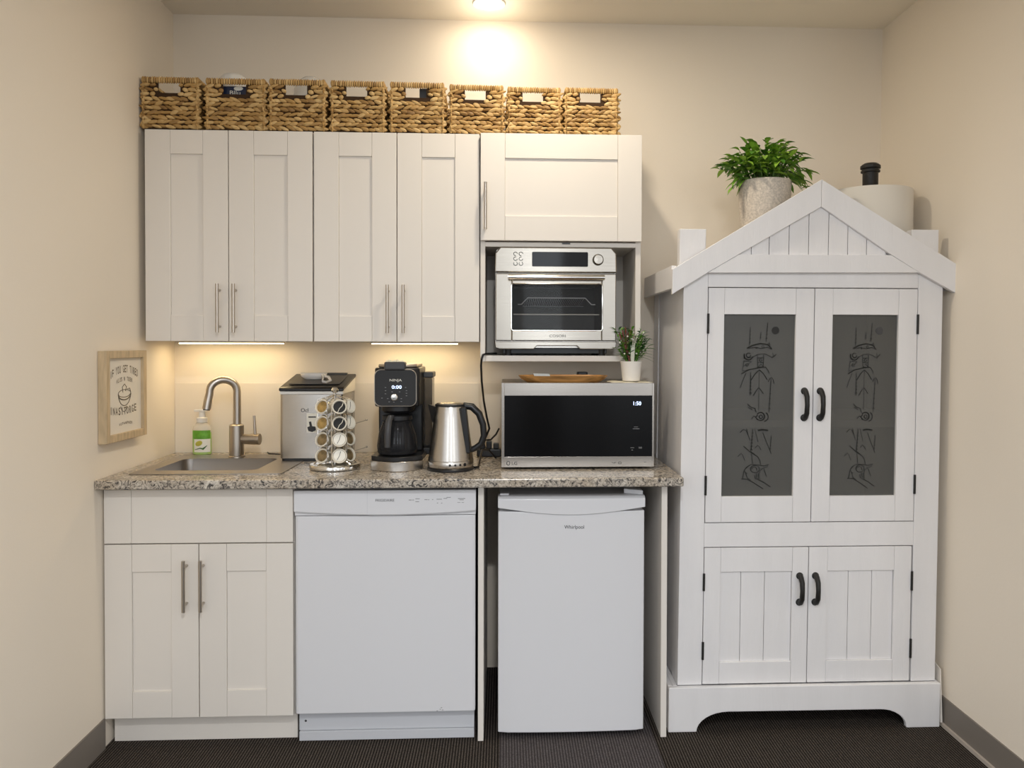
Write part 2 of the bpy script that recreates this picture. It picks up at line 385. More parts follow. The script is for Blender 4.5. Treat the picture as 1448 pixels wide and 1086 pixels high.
# wall cabinets
YU = -.33
for k, (xs, lab) in enumerate((((.0305, .3285, .6315), 'white shaker wall cabinet in the corner by the left wall above the sink'),
                               ((.6345, .9365, 1.2395), 'white shaker wall cabinet in the middle, above the coffee maker'))):
    t = thing('wall_cabinet', (xs[0], -.31, 1.3475), lab, 'cabinet', 'white double door wall cabinets')
    MB().box(xs[0], xs[2], YU+.0205, -.002, 1.3475, 2.114).build('cabinet_body', 'carc', t, bevel=.001)
    for i in (0, 1):
        a, c = xs[i]+.0015, xs[i+1]-.0015
        d = shaker(MB(), a, c, 1.3475, 2.113, YU, .089, .087, .093).build('door', 'white', t, bevel=.0012)
        hx = xs[1]+(-.031 if i == 0 else .0265)
        bar_handle(hx, 1.379, 1.555, YU, d)

t = thing('tower_cabinet', (1.2425, -.31, 1.275), 'white wall cabinet with an open niche that holds the toaster oven', 'cabinet')
MB().box(1.2425, 1.2605, -.327, -.002, 1.275, 2.113).build('side_panel', 'carc', t, bevel=.001)
MB().box(1.8195, 1.8395, -.327, -.002, 1.275, 2.113).build('side_panel', 'carc', t, bevel=.001)
MB().box(1.2605, 1.8195, -.309, -.002, 2.095, 2.113).build('top_panel', 'carc', t, bevel=.001)
MB().box(1.2605, 1.8195, -.327, -.002, 1.700, 1.7175).build('niche_ceiling', 'carc', t, bevel=.001)
MB().box(1.2605, 1.8195, -.312, -.002, 1.275, 1.297).build('shelf', 'white', t, bevel=.0015)
MB().box(1.2605, 1.8195, -.016, -.004, 1.297, 1.70).build('back_panel', 'carc', t)
d = shaker(MB(), 1.2435, 1.8385, 1.7205, 2.113, YU-.019, .089, .091, .091).build('door', 'white', t, bevel=.0012)
bar_handle(1.262, 1.757, 1.928, YU-.019, d)
MB().box(1.545, 1.575, -.330, -.322, 1.711, 1.716).build('door_bumper', 'darkgrey', t)

# under-cabinet lights
for i, (x0, x1, lab) in enumerate(((.060, .463, 'lit LED bar under the corner wall cabinet above the sink'), (.805, 1.150, 'lit LED bar under the middle wall cabinet above the coffee maker'))):
    t = thing('under_cabinet_light', ((x0+x1)/2, -.135, 1.347), lab, 'light', 'under cabinet light bars')
    MB().box(x0, x1, -.120, -.080, 1.341, 1.347).build('light_housing', 'plastic_w', t, bevel=.001)
    MB().box(x0+.004, x1-.004, -.116, -.084, 1.3375, 1.341).build('diffuser', 'led', t)
    l = light('under_cabinet_glow', 'AREA', ((x0+x1)/2, -.12, 1.3365), .38, (1, .74, .40), shape='RECTANGLE', size=x1-x0-.01, size_y=.03)

# sink base cabinet
YB = -.606
t = thing('base_cabinet', (.016, -.58, 0), 'white shaker base cabinet with two doors under the sink', 'cabinet')
x0, x1 = .016, .632
b = MB().box(x0, x0+.018, YB+.021, -.005, 0.09, .866).box(x1-.018, x1, YB+.021, -.005, 0.09, .866).box(x0, x1, -.02, -.005, .1, .866)
b.box(x0+.018, x1-.018, YB+.021, -.005, .10, .118).box(x0+.018, x1-.018, YB+.021, YB+.04, .66, .69).box(x0+.018, x1-.018, YB+.021, YB+.04, .845, .866)
b.build('cabinet_body', 'carc', t, bevel=.001)
MB().box(x0+.008, x1, -.556, -.538, 0, .098).build('toe_kick', 'white', t, bevel=.001)
MB().box(x0+.0015, x0+.089, YB, YB+.019, .6795, .8565).box(x0+.0896, x1-.0886, YB+.0009, YB+.019, .6795, .8565).box(x1-.088, x1-.0015, YB, YB+.019, .6795, .8565).build('drawer_front', 'white', t, bevel=.0012)
for i, (a, c) in enumerate(((x0+.0015, .3215), (.3245, x1-.0015))):
    d = shaker(MB(), a, c, .099, .6755, YB, .088, .091, .088).build('door', 'white', t, bevel=.0012)
    bar_handle(.284 if i == 0 else .3385, .459, .628, YB, d)

# fridge bay panels
tag(MB().box(1.2445, 1.2635, YB, -.004, 0, .866).build('end_panel', 'white', bevel=.001), 'narrow white upright panel between the dishwasher and the small fridge', 'panel', 'upright panels either side of the fridge')
tag(MB().box(1.866, 1.886, YB, -.004, 0, .866).build('end_panel', 'white', bevel=.001), 'white upright panel right of the small fridge beside the tall hutch', 'panel', 'upright panels either side of the fridge')

# ---------------------------------------------------------------- countertop, sink, faucet
ZC = .897
b = MB(); CX0, CX1, CY0 = .014, 1.930, -.660
sx0, sx1, sy0, sy1 = .075, .565, -.535, -.10
b.box(CX0, sx0, CY0, -.0035, ZC-.031, ZC).box(sx1, CX1, CY0, -.0035, ZC-.031, ZC)
b = MB()
O = [(CX0, CY0), (CX1, CY0), (CX1, -.0035), (.002, -.0035)]; I = [(sx0, sy0), (sx1, sy0), (sx1, sy1), (sx0, sy1)]
vs = []
for z in (ZC, ZC-.031): vs += [(p[0], p[1], z) for p in O]+[(p[0], p[1], z) for p in I]
fs = []
for i in range(4):
    j = (i+1) % 4
    fs += [(i, j, 4+j, 4+i), (8+i, 12+i, 12+j, 8+j), (i, 8+i, 8+j, j), (4+i, 4+j, 12+j, 12+i)]
b._add(vs, fs)
tag(b.build('countertop', 'stone', bevel=.005, seg=3), 'speckled beige and grey stone look countertop running over the base cabinets', 'countertop')

t = thing('sink', (.32, -.32, ZC), 'rectangular stainless steel drop-in sink under the faucet', 'sink')
rx0, rx1, ry0, ry1 = .066, .578, -.552, -.088       # rim outline
bx0, bx1, by0, by1 = .118, .470, -.480, -.195        # bowl opening
b = MB(); vs = []
Ro = rrect(rx0, rx1, ry0, ry1, .02, 4); Ri = rrect(bx0, bx1, by0, by1, .03, 4); n = len(Ro)
zt, zf = ZC+.003, .745
vs = [(p[0], p[1], ZC+.0006) for p in Ro]+[(p[0], p[1], zt) for p in Ro]+[(p[0], p[1], zt) for p in Ri]
Rb = rrect(bx0+.012, bx1-.012, by0+.012, by1-.012, .035, 4)
vs += [(p[0], p[1], zt-.012) for p in Ri]+[(p[0], p[1], zf+.02) for p in Rb]
Rf = rrect(bx0+.03, bx1-.03, by0+.03, by1-.03, .03, 4); vs += [(p[0], p[1], zf) for p in Rf]
fs = []
for k in range(5):
    for i in range(n): j = (i+1) % n; fs.append((k*n+i, k*n+j, (k+1)*n+j, (k+1)*n+i))
fs.append(tuple(range(5*n, 6*n)))
b._add(vs, fs); so = b.build('basin', 'sinksteel', t, smooth=True)
MB().lathe((.294, -.335, zf+.0005), [(.04, 0), (.042, .002), (.03, .003), (.012, .001)], 24).build('drain', 'chrome', t, smooth=True)

FX, FY = .295, -.148
t = thing('faucet', (FX, FY, ZC+.003), 'brushed nickel gooseneck faucet with side lever behind the sink', 'faucet')
z0 = ZC+.003
MB().lathe((FX, FY, z0), [(.031, 0), (.031, .004), (.0275, .006), (.0275, .122), (.024, .126), (.015, .128)], 32).build('faucet_body', 'nickel', t, smooth=True)
pts = [(FX+.002, FY, z0+.12), (FX+.002, FY, z0+.255)]
cxx, rr = FX-.042, .044
for i in range(1, 15):
    a = math.pi*i/14*1.03; pts.append((cxx+rr*math.cos(a), FY-.045*(1-math.cos(a))/2, z0+.255+rr*1.02*math.sin(a)))
ex = pts[-1]; pts.append((ex[0]-.006, ex[1]-.004, ex[2]-.035)); pts.append((ex[0]-.010, ex[1]-.006, ex[2]-.062))
MB().tube(pts, [.0145]*(len(pts)-2)+[.0155, .016], 20).build('spout', 'nickel', t, smooth=True)
MB().tube([(ex[0]-.010, ex[1]-.006, ex[2]-.0615), (ex[0]-.0105, ex[1]-.0063, ex[2]-.066)], .0125, 18).build('aerator', 'darkgrey', t, smooth=True)
b = MB().tube([(FX+.02, FY, z0+.068), (FX+.090, FY-.004, z0+.068)], [.019, .0225], 22)
lev = b.build('lever_hub', 'nickel', t, smooth=True, bevel=.002)
MB().tube([(FX+.072, FY-.004, z0+.085), (FX+.068, FY-.004, z0+.160)], [.0055, .0045], 12).build('lever', 'nickel', lev, smooth=True)

# soap bottle
BX, BY = .131, -.062
t = thing('soap_bottle', (BX, BY, ZC), 'clear pump soap bottle with green label left of the faucet', 'soap bottle')
def oval(prof, name, m, par=t, **k): return MB().lathe((BX, BY, ZC), prof, 32, sx=1, sy=.62).build(name, m, par, smooth=True, **k)
oval([(.030, .0006), (.036, .004), (.0365, .03), (.036, .088)], 'soap', 'soapliq')
oval([(.036, .0885), (.0365, .10), (.034, .113), (.024, .124), (.019, .128)], 'bottle_shoulder', 'soapclear')
b = MB().lathe((BX, BY, ZC), [(.0205, .1285), (.0205, .146), (.013, .149), (.011, .170), (.013, .171), (.014, .178)], 24)
b.box(BX-.028, BX+.016, BY-.011, BY+.011, ZC+.171, ZC+.180); b.build('pump', 'plastic_w', t, smooth=True, bevel=.002)
def ovalpatch(a0, a1, z0, z1, r, name, m):
    b = MB(); vs = []; N = 12
    for i in range(N+1):
        a = R(a0+(a1-a0)*i/N)
        for rad in (r, r+.0006):
            for z in (z0, z1): vs.append((BX+rad*math.sin(a), BY-rad*.62*math.cos(a), ZC+z))
    fs = []
    for i in range(N): a = i*4; fs += [(a, a+4, a+5, a+1), (a+2, a+3, a+7, a+6), (a, a+2, a+6, a+4), (a+1, a+5, a+7, a+3)]
    fs += [(0, 1, 3, 2), (N*4, N*4+2, N*4+3, N*4+1)]
    return b._add(vs, fs).build(name, m, t, smooth=True)
ovalpatch(-62, 70, .064, .098, .0369, 'green_label', 'labelgreen')
ovalpatch(-40, 70, .012, .0635, .0369, 'white_label', 'labelwhite')
MB().ell((BX-.004, BY-.0236, ZC+.047), ((.013, 0, .006), (-.004, 0, .009), (0, .0012, 0)), 14, 8).build('label_print', 'olive', t, smooth=True)
MB().tube([(BX-.02, BY-.0215, ZC+.022), (BX, BY-.0245, ZC+.028), (BX+.012, BY-.0237, ZC+.025), (BX+.026, BY-.0185, ZC+.038)], [.0012, .002, .004, .001], 8).build('label_print', 'leafd', t, smooth=True)

# ---------------------------------------------------------------- ice maker
t = thing('ice_maker', (.61, -.14, ZC), 'stainless countertop ice maker with black sloped lid right of the sink', 'ice maker')
ix0, ix1, iy0, iy1 = .492, .726, -.262, -.02
b = MB().prismz(rrect(ix0, ix1, iy0, iy1, .012, 4), ZC+.012, 1.148); b.build('housing', 'steel', t, smooth=True)
MB().prismz(rrect(ix0+.004, ix1-.004, iy0+.004, iy1-.004, .012, 4), ZC+.0, ZC+.012).build('base', 'black', t)
MB().prismx([(iy0-.001, 1.1485), (iy1, 1.1485), (iy1, 1.203), (iy0+.015, 1.163), (iy0-.001, 1.160)], ix0-.001, ix1+.001).build('white_band', 'plastic_w', t, bevel=.003)
b = MB().prismx([(iy0-.004, 1.161), (iy0+.012, 1.1655), (iy1+.004, 1.2045), (iy1+.004, 1.217), (iy0+.010, 1.177), (iy0-.004, 1.171)], ix0-.003, ix1+.003)
lid = b.build('lid', 'black', t, bevel=.003)
MB().prismx([(iy0+.04, 1.1845), (iy1-.02, 1.2115), (iy1-.02, 1.2135), (iy0+.04, 1.1865)], ix0+.022, ix1-.022).build('lid_window', 'darkgrey', lid, bevel=.001)
MB().prismx([(iy1-.015, 1.212), (iy1+.003, 1.216), (iy1+.003, 1.222), (iy1-.015, 1.219)], ix0+.05, ix1-.03).build('hinge', 'darkgrey', lid, bevel=.002)
text('lettering', 'Ocl', .584, iy0-.0008, 1.083, .020, 'darkink', t)
MB().box(.592, .632, iy0-.0014, iy0-.0002, 1.005, 1.078).build('sticker', 'labelwhite', t)
b = MB().box(.598, .626, iy0-.002, iy0-.0014, 1.062, 1.0665).prism([(.598, 1.012), (.612, 1.008), (.626, 1.015), (.624, 1.028), (.612, 1.03), (.608, 1.048), (.600, 1.046), (.603, 1.03), (.594, 1.026)], iy0-.002, iy0-.0014)
b.build('sticker_print', 'darkink', t)
# power cord of the ice maker on the counter
# scoop on the lid
t = thing('ice_scoop', (.60, -.13, 1.21), 'translucent white ice scoop lying on the black lid of the ice maker', 'scoop')
def lidz(y): return 1.177+(y-(iy0+.010))*(.040/(iy1+.004-iy0-.010))
b = MB(); cx, cy = .583, -.115; vs = []; fs = []; N = 16
for k, (rr_, hh) in enumerate(((.010, .0025), (.030, .004), (.042, .016), (.046, .030))):
    for i in range(N):
        a = 2*math.pi*i/N; vs.append((cx+rr_*1.15*math.cos(a), cy+rr_*.85*math.sin(a), lidz(cy-rr_*.85)+hh))
for k in range(3):
    for i in range(N): j = (i+1) % N; fs.append((k*N+i, k*N+j, (k+1)*N+j, (k+1)*N+i))
fs.append(tuple(range(N)))
o = b._add(vs, fs).build('scoop_bowl', 'scoop', t, smooth=True); s_ = o.modifiers.new('s', 'SOLIDIFY'); s_.thickness = .002
zz = lidz(-.15)
MB().tube([(.618, -.135, zz+.026), (.632, -.16, zz+.020), (.655, -.175, zz+.016), (.668, -.205, zz+.004), (.655, -.222, zz-.001), (.640, -.215, zz+.001), (.634, -.185, zz+.010), (.632, -.16, zz+.020)], .0055, 8, flat=.6).build('scoop_handle', 'scoop', t, smooth=True)

# ---------------------------------------------------------------- coffee pod carousel
KX, KY = .731, -.425
t = thing('pod_carousel', (KX, KY, ZC), 'chrome wire carousel rack full of coffee pods in front of the ice maker', 'pod rack')
MB().lathe((KX, KY, ZC), [(.080, 0), (.088, .003), (.089, .012), (.086, .017), (.078, .0185), (.0, .0195)], 48).build('base', 'chrome', t, smooth=True)
MB().tube([(KX, KY, ZC+.018), (KX, KY, ZC+.272)], .004, 12).build('post', 'chrome', t, smooth=True)
MB().lathe((KX, KY, ZC+.268), [(.004, 0), (.010, .003), (.0125, .010), (.009, .018), (.002, .021)], 20).build('knob', 'chrome', t, smooth=True)
colang = [-133, -62, -10, 44, 100, 160]; facing = [-108, -76, -34, 44, 100, 160]       # direction the cups of a column face, degrees
LV = [.050, .107, .164, .222]
rims = []
for ci, ang in enumerate(colang):
    a = R(ang); d = Vector((math.cos(a), math.sin(a), 0)); tz = .32; fa = R(facing[ci])
    ax = Vector((math.cos(fa)*math.cos(tz), math.sin(fa)*math.cos(tz), math.sin(tz)))
    b = MB()
    s = Vector((-d.y, d.x, 0)); rr_ = .052
    for sg in (-1, 1):
        p = Vector((KX, KY, ZC))+d*rr_+s*(sg*.0275)
        b.tube([p+Vector((0, 0, .017))+d*.018, p+Vector((0, 0, .03)), p+Vector((0, 0, .245)), Vector((KX, KY, ZC+.262))], .0016, 6)
    for z in LV:
        c = Vector((KX, KY, ZC+z))+d*(rr_+.002); u = ax.orthogonal().normalized(); v = ax.cross(u)
        b.tube([c+u*(.0255*math.cos(2*math.pi*k/24))+v*(.0255*math.sin(2*math.pi*k/24)) for k in range(24)], .0014, 6, closed=True)
        rims.append((ci, z, c, ax))
    b.build('wire_holder', 'chrome', t, smooth=True)
for z, a in ((.155, -4), (.058, 2)):
    b = MB().tube([(KX+.06, KY+.01, ZC+z), (KX+.100, KY+.012, ZC+z+.012), (KX+.108, KY+.012, ZC+z+.016)], .0013, 6); b.ell((KX+.109, KY+.012, ZC+z+.016), ((.004, 0, 0), (0, .004, 0), (0, 0, .004)))
    b.build('wire_clip', 'nickel', t, smooth=True)
pod_protos = {}
LN = ['bottom', 'second lowest', 'second highest', 'top']
CN = {0: 'left column', 1: 'middle column', 2: 'right column'}
def podproto(kind):
    c = Vector((0, 0, 0))
    o = thing('coffee_pod', (0, 0, 0), 'x', 'coffee pod', 'coffee pods in the wire carousel')
    MB().lathe((0, 0, 0), [(.0165, -.040), (.0182, -.038), (.0222, -.004), (.0255, -.003), (.0258, .0), (.0235, .0018), (.0215, .0008), (.0205, -.006)], 28).build('pod_cup', 'kcream', o, smooth=True)
    lidm = {'tan': 'ktan', 'bronze': 'kgrey', 'black': 'kblack', 'white': 'kwhite'}[kind]
    h = .0012 if kind == 'white' else -.0055
    b = MB().lathe((0, 0, h), [(.0203, -.0008), (.0203, .0), (.012, .0006), (.0, .0009)], 24)
    b.build('pod_lid', lidm, o, smooth=True)
    if kind == 'black':
        MB().tube([(-.006, -.019, h+.001), (.000, -.006, h+.003), (.009, .003, h+.003), (.013, .015, h+.001)], .0013, 6).build('pod_seam', 'kcream', o, smooth=True)
    if kind == 'white':
        MB().tube([(-.008, -.014, h+.001), (.000, .0, h+.0015), (.004, .015, h+.001)], .0008, 6).build('pod_print', 'darkink', o, smooth=True)
    return o
lk = {(0, 3): 'tan', (0, 2): 'tan', (0, 1): 'bronze', (0, 0): 'bronze', (1, 3): 'black', (1, 2): 'black', (1, 1): 'white', (1, 0): 'white', (2, 3): 'white', (2, 2): 'white', (2, 1): 'bronze', (2, 0): 'bronze'}
dn = {'tan': 'cream pod with tan lid', 'bronze': 'cream pod with bronze lid', 'black': 'cream pod with black lid', 'white': 'cream pod with white lid'}
for ci, z, c, ax in rims:
    li = LV.index(z); kind = lk.get((ci, li), 'bronze')
    lab = (f'{dn[kind]}, {LN[li]} of the {CN[ci]} in the wire carousel' if ci in CN else 'coffee pod turned away on the far side of the wire carousel')
    if kind not in pod_protos: o = pod_protos[kind] = podproto(kind); o['label'] = lab
    else: o = dup(pod_protos[kind], (0, 0, 0), lab)
    o.location = c+ax*.0022
    o.rotation_euler = ax.to_track_quat('Z', 'Y').to_euler()

# ---------------------------------------------------------------- coffee maker
t = thing('coffee_maker', (.952, -.36, ZC), 'black drip coffee maker with glass carafe between pod carousel and kettle', 'coffee maker')
cx0, cx1, cf = .876, 1.030, -.455
def dshape(x0, x1, yb, yf, bul=.03, n=12):   # flat back, bulged front
    pts = [(x1, yb), (x0, yb)]
    for i in range(n+1):
        s_ = i/n; x = x0+(x1-x0)*s_; pts.append((x, yf+bul*(1-math.sin(math.pi*(.12+.76*s_)))/(1-math.sin(math.pi*.12))))
    return pts
MB().prismz(dshape(.864, 1.046, -.235, -.520, .05), ZC, ZC+.034).build('base', 'steel', t, smooth=True, bevel=.002)
MB().prismz(dshape(.866, 1.044, -.235, -.517, .05), ZC+.0345, ZC+.050).build('warming_plate', 'black', t, smooth=True, bevel=.002)
MB().box(.873, 1.033, -.352, -.235, ZC+.0505, 1.12).build('column', 'black', t, bevel=.006)
MB().prismz(dshape(.874, 1.032, -.235, -.475, .03), 1.118, 1.255).build('brew_head', 'black', t, smooth=True, bevel=.006)
MB().prismz(dshape(.885, 1.022, -.245, -.462, .03), 1.2555, 1.268).build('lid', 'nickel', t, smooth=True, bevel=.004)
MB().box(.913, .986, -.488, -.44, 1.248, 1.2765).build('lid_latch', 'darkgrey', t, bevel=.005)
f_ = -.479
b = MB().rbox(.879, 1.024, 1.122, 1.249, f_, f_+.012, .022); pan = b.build('control_panel', 'panelblack', t, bevel=.002)
P = rrect(.879, 1.024, 1.122, 1.249, .022)
MB().tube([(x, f_-.0005, z) for x, z in P], .0016, 6, closed=True).build('panel_rim', 'nickel', pan, smooth=True)
text('brand_lettering', 'NINJA', .952, f_-.001, 1.2085, .0125, 'labelwhite', pan, width=.042)
text('display_digits', '0:00', .956, f_-.001, 1.183, .0165, 'digit', pan, width=.034)
MB().lathe((.948, f_, 1.153), [(.012, 0), (.012, .006), (.010, .008), (0, .0085)], 24, axis=(0, -1, 0)).build('dial', 'chrome', pan, smooth=True)
b = MB(); random.seed(5)
for x, z in ((.917, 1.187), (.917, 1.176), (.917, 1.165), (.987, 1.187), (.990, 1.176), (.990, 1.167), (.990, 1.158), (.925, 1.148), (.905, 1.150), (.972, 1.148), (.972, 1.138), (.930, 1.137), (.946, 1.136), (.94, 1.172), (.966, 1.172)):
    b.box(x-.0025, x+.0025, f_-.0012, f_+.0002, z-.0007, z+.0007)
b.build('panel_print', 'greyink', pan)
MB().lathe((.952, -.395, ZC+.195), [(.05, 0), (.060, .010), (.060, .028)], 32).build('filter_basket', 'black', t, smooth=True)
# carafe stands on the warming plate
t2 = thing('carafe', (.952, -.430, ZC+.0505), 'glass coffee carafe with dark handle standing inside the coffee maker', 'carafe')
MB().lathe((.952, -.430, ZC+.0505), [(.055, .0), (.068, .006), (.072, .030), (.066, .075), (.052, .112), (.048, .122)], 36).build('glass_body', 'carafe', t2, smooth=True)
MB().lathe((.952, -.430, ZC+.0505), [(.049, .1225), (.053, .124), (.053, .138), (.03, .142), (0, .142)], 32).build('carafe_lid', 'black', t2, smooth=True)
MB().tube([(.940, -.470, ZC+.185), (.936, -.500, ZC+.186), (.932, -.512, ZC+.170), (.930, -.517, ZC+.13), (.929, -.516, ZC+.085)], [.009, .010, .0115, .0115, .010], 12).build('carafe_handle', 'darkgrey', t2, smooth=True)
# water tank, on the right rear of the machine
MB().box(1.034, 1.066, -.335, -.235, ZC+.06, 1.215).build('water_tank', 'carafe', t, bevel=.006)
MB().box(1.033, 1.070, -.338, -.232, 1.2155, 1.236).build('tank_lid', 'darkgrey', t, bevel=.004)
MB().box(1.033, 1.068, -.337, -.233, ZC+.036, ZC+.06).build('tank_base', 'black', t, bevel=.003)
b = MB()
for i in range(7): b.ell((.912+.009*i, -.40, 1.2745+.0025*math.sin(i*2.1)), ((.0065, 0, 0), (0, .008, 0), (0, 0, .007)), 8, 5)
tag(b.build('trinket', 'bloom', smooth=True), 'small beaded cream trinket lying on top of the coffee maker', 'trinket')

# ---------------------------------------------------------------- kettle
EX, EY = 1.143, -.462
t = thing('kettle', (EX, EY, ZC), 'stainless steel electric kettle with black handle in front of the microwave side', 'kettle')
MB().lathe((EX, EY, ZC), [(.080, 0), (.0825, .003), (.0825, .009), (.079, .0125)], 44).build('power_base', 'black', t, smooth=True)
MB().lathe((EX, EY, ZC+.013), [(.079, 0), (.0805, .003), (.0805, .022), (.079, .024)], 44).build('base_ring', 'steel', t, smooth=True)
MB().lathe((EX, EY, ZC+.0375), [(.079, 0), (.0785, .004), (.070, .070), (.0605, .140), (.055, .183), (.0535, .187)], 44).build('kettle_body', 'steel', t, smooth=True)
MB().lathe((EX, EY, ZC+.225), [(.0535, 0), (.0535, .006), (.047, .010), (.02, .013), (0, .013)], 40).build('lid', 'steel', t, smooth=True)
MB().lathe((EX, EY, ZC+.224), [(.0545, 0), (.0555, .003), (.0545, .0075), (.0535, .008)], 40).build('lid_rim', 'black', t, smooth=True)
b = MB()._add([(EX-.050, EY-.020, ZC+.222), (EX-.050, EY+.020, ZC+.222), (EX-.082, EY, ZC+.232), (EX-.066, EY, ZC+.165), (EX-.057, EY-.014, ZC+.17), (EX-.057, EY+.014, ZC+.17)],
              [(0, 2, 1), (0, 4, 3, 2), (1, 2, 3, 5), (3, 4, 5), (0, 1, 5, 4)])
b.build('spout', 'black', t, smooth=True, bevel=.002)
hp = [(EX+.045, EY-.012, ZC+.226), (EX+.075, EY-.014, ZC+.222), (EX+.100, EY-.016, ZC+.198), (EX+.114, EY-.016, ZC+.16), (EX+.117, EY-.016, ZC+.12), (EX+.107, EY-.015, ZC+.092), (EX+.088, EY-.014, ZC+.077), (EX+.062, EY-.012, ZC+.066)]
MB().tube(hp, [.012, .013, .0125, .0115, .011, .011, .011, .011], 14).build('handle', 'black', t, smooth=True)
MB().prism([(EX+.036, ZC+.222), (EX+.056, ZC+.222), (EX+.072, ZC+.062), (EX+.052, ZC+.062)], EY-.049, EY+.02).build('handle_strip', 'black', t, smooth=True, bevel=.004)
b = MB()
for i in range(4):
    a = R(-90+2+i*13); x, y = EX+.0808*math.cos(a), EY+.0808*math.sin(a); s_ = .004 if i < 3 else .006
    b.lathe((x, y, ZC+.0255), [(s_, 0), (s_*.9, .0012), (0, .0014)], 12, axis=(math.cos(a), math.sin(a), 0))
b.build('button', 'black', t, smooth=True)

# ---------------------------------------------------------------- cords behind the kettle
t = thing('power_strip', (1.272, -.14, ZC), 'black power strip with plugs tucked between kettle and microwave', 'power strip')
MB().box(1.225, 1.320, -.165, -.115, ZC, ZC+.03).build('strip_body', 'black', t, bevel=.004)
for i, x in enumerate((1.245, 1.272, 1.300)): MB().box(x-.011, x+.011, -.158, -.128, ZC+.0305, ZC+.052+.008*(i % 2)).build('plug', 'black', t, bevel=.003)

# ---------------------------------------------------------------- microwave
t = thing('microwave', (1.595, -.28, ZC), 'stainless and black glass microwave oven on the right end of the counter', 'microwave')
mx0, mx1, mf, mz0, mz1 = 1.322, 1.864, -.476, ZC+.008, 1.203
MB().box(mx0, mx1, mf+.022, -.06, mz0, mz1-.004).build('housing', 'nickel', t, bevel=.004)
b = MB()
gx0, gx1, gz0, gz1 = mx0+.010, mx1-.007, .942, 1.158
fd = MB().box(mx0, gx0, mf, mf+.0215, mz0, mz1).box(gx1, mx1, mf, mf+.0215, mz0, mz1).box(gx0, gx1, mf, mf+.0215, gz1, mz1).box(gx0, gx1, mf, mf+.0215, mz0, gz0).build('door', 'steel_h', t, bevel=.0006)
MB().box(gx0+.0003, gx1-.0003, mf+.001, mf+.021, gz0+.0003, gz1-.0003).build('door_glass', 'blackgloss', fd)
text('clock_digits', '1:50', 1.802, mf-.0002, 1.124, .019, 'digit', fd, width=.027)
text('brand_lettering', 'LG', 1.368, mf-.0006, .914, .015, 'darkink', fd, width=.019)
MB().tube([(1.346+.0058*math.cos(a), mf-.0006, .9195+.0068*math.sin(a)) for a in [2*math.pi*k/20 for k in range(20)]], .0011, 6, closed=True).build('brand_emblem', 'darkink', fd)
b = MB().box(1.788, 1.812, mf+.0002, mf+.0012, 1.0395, 1.0408).box(1.792, 1.806, mf+.0002, mf+.0012, 1.046, 1.047)
for x, z in ((1.783, .972), (1.790, .972), (1.786, .964), (1.812, .974), (1.818, .974), (1.812, .970), (1.818, .970)): b.box(x-.003, x+.003, mf+.0002, mf+.0012, z, z+.0012)
b.build('control_print', 'greyink', fd)
b = MB()
b.tube([(1.742+.0055*math.cos(a), mf-.0006, .919+.0036*math.sin(a)) for a in [2*math.pi*k/16 for k in range(16)]], .0008, 6, closed=True)
b.tube([(1.714, mf-.0006, .922), (1.719, mf-.0006, .917), (1.724, mf-.0006, .922)], .0008, 6); b.tube([(1.722, mf-.0006, .917), (1.728, mf-.0006, .922)], .0008, 6); b.box(1.828, 1.836, mf-.001, mf, .921, .9222); b.build('control_print', 'darkink', fd)
for x in (mx0+.03, mx1-.03):
    for y in (mf+.06, -.10): MB().lathe((x, y, ZC), [(.014, 0), (.014, .0078)], 16).build('foot', 'black', t, smooth=True)

# tray, paper and napkin on top of the microwave
MT = 1.1995
t = thing('wooden_tray', (1.545, -.39, MT), 'long oval wooden tray lying on top of the microwave', 'tray')
b = MB(); N = 40; rings = ((.62, .0), (.80, .002), (.93, .014), (1.0, .027), (.965, .027), (.90, .016), (.78, .008), (.55, .007)); vs = []; fs = []
for k, (s_, h) in enumerate(rings):
    for i in range(N):
        a = 2*math.pi*i/N; ca, sa = math.cos(a), math.sin(a)
        e = abs(ca)**.75*(1 if ca >= 0 else -1); g = abs(sa)**.75*(1 if sa >= 0 else -1)
        vs.append((1.545+.163*s_*e, -.39+.075*s_*g, MT+h))
for k in range(len(rings)-1):
    for i in range(N): j = (i+1) % N; fs.append((k*N+i, k*N+j, (k+1)*N+j, (k+1)*N+i))
fs += [tuple(range(N-1, -1, -1)), tuple(range((len(rings)-1)*N, len(rings)*N))]
b._add(vs, fs).build('tray_body', 'wood', t, smooth=True)
tag(MB()._add([(1.445, -.43, MT+.012), (1.50, -.435, MT+.012), (1.497, -.36, MT+.030), (1.438, -.355, MT+.031), (1.445, -.43, MT+.0135), (1.50, -.435, MT+.0135), (1.497, -.36, MT+.0315), (1.438, -.355, MT+.0325)],
              [(0, 1, 2, 3), (4, 7, 6, 5), (0, 4, 5, 1), (1, 5, 6, 2), (2, 6, 7, 3), (3, 7, 4, 0)]).build('paper_packet', 'bluepaper'), 'pale blue paper packet lying in the wooden tray', 'paper')
tag(MB().prismz(rrect(1.606, 1.646, -.30, -.26, .008), MT, MT+.036).build('black_box', 'black', bevel=.003), 'small black box behind the wooden tray on the microwave', 'box')
b = MB(); vs = []; fs = []; NX, NY = 14, 8
for i in range(NX+1):
    for j in range(NY+1):
        x = 1.716+.148*i/NX; y = -.448+.15*j/NY; vs.append((x, y, MT+.0015+.0016*math.sin(i*1.1+j*.7)+.0010*math.sin(j*1.9)+.0015))
for i in range(NX):
    for j in range(NY): a = i*(NY+1)+j; fs.append((a, a+NY+1, a+NY+2, a+1))
o = b._add(vs, fs).build('napkin', 'napkin', smooth=True); tag(o, 'cream folded napkin under the small white plant pot on the microwave', 'napkin')
md = o.modifiers.new('s', 'SOLIDIFY'); md.thickness = .0025; md.offset = -1
PX, PY, PZ = 1.797, -.375, MT+.0062
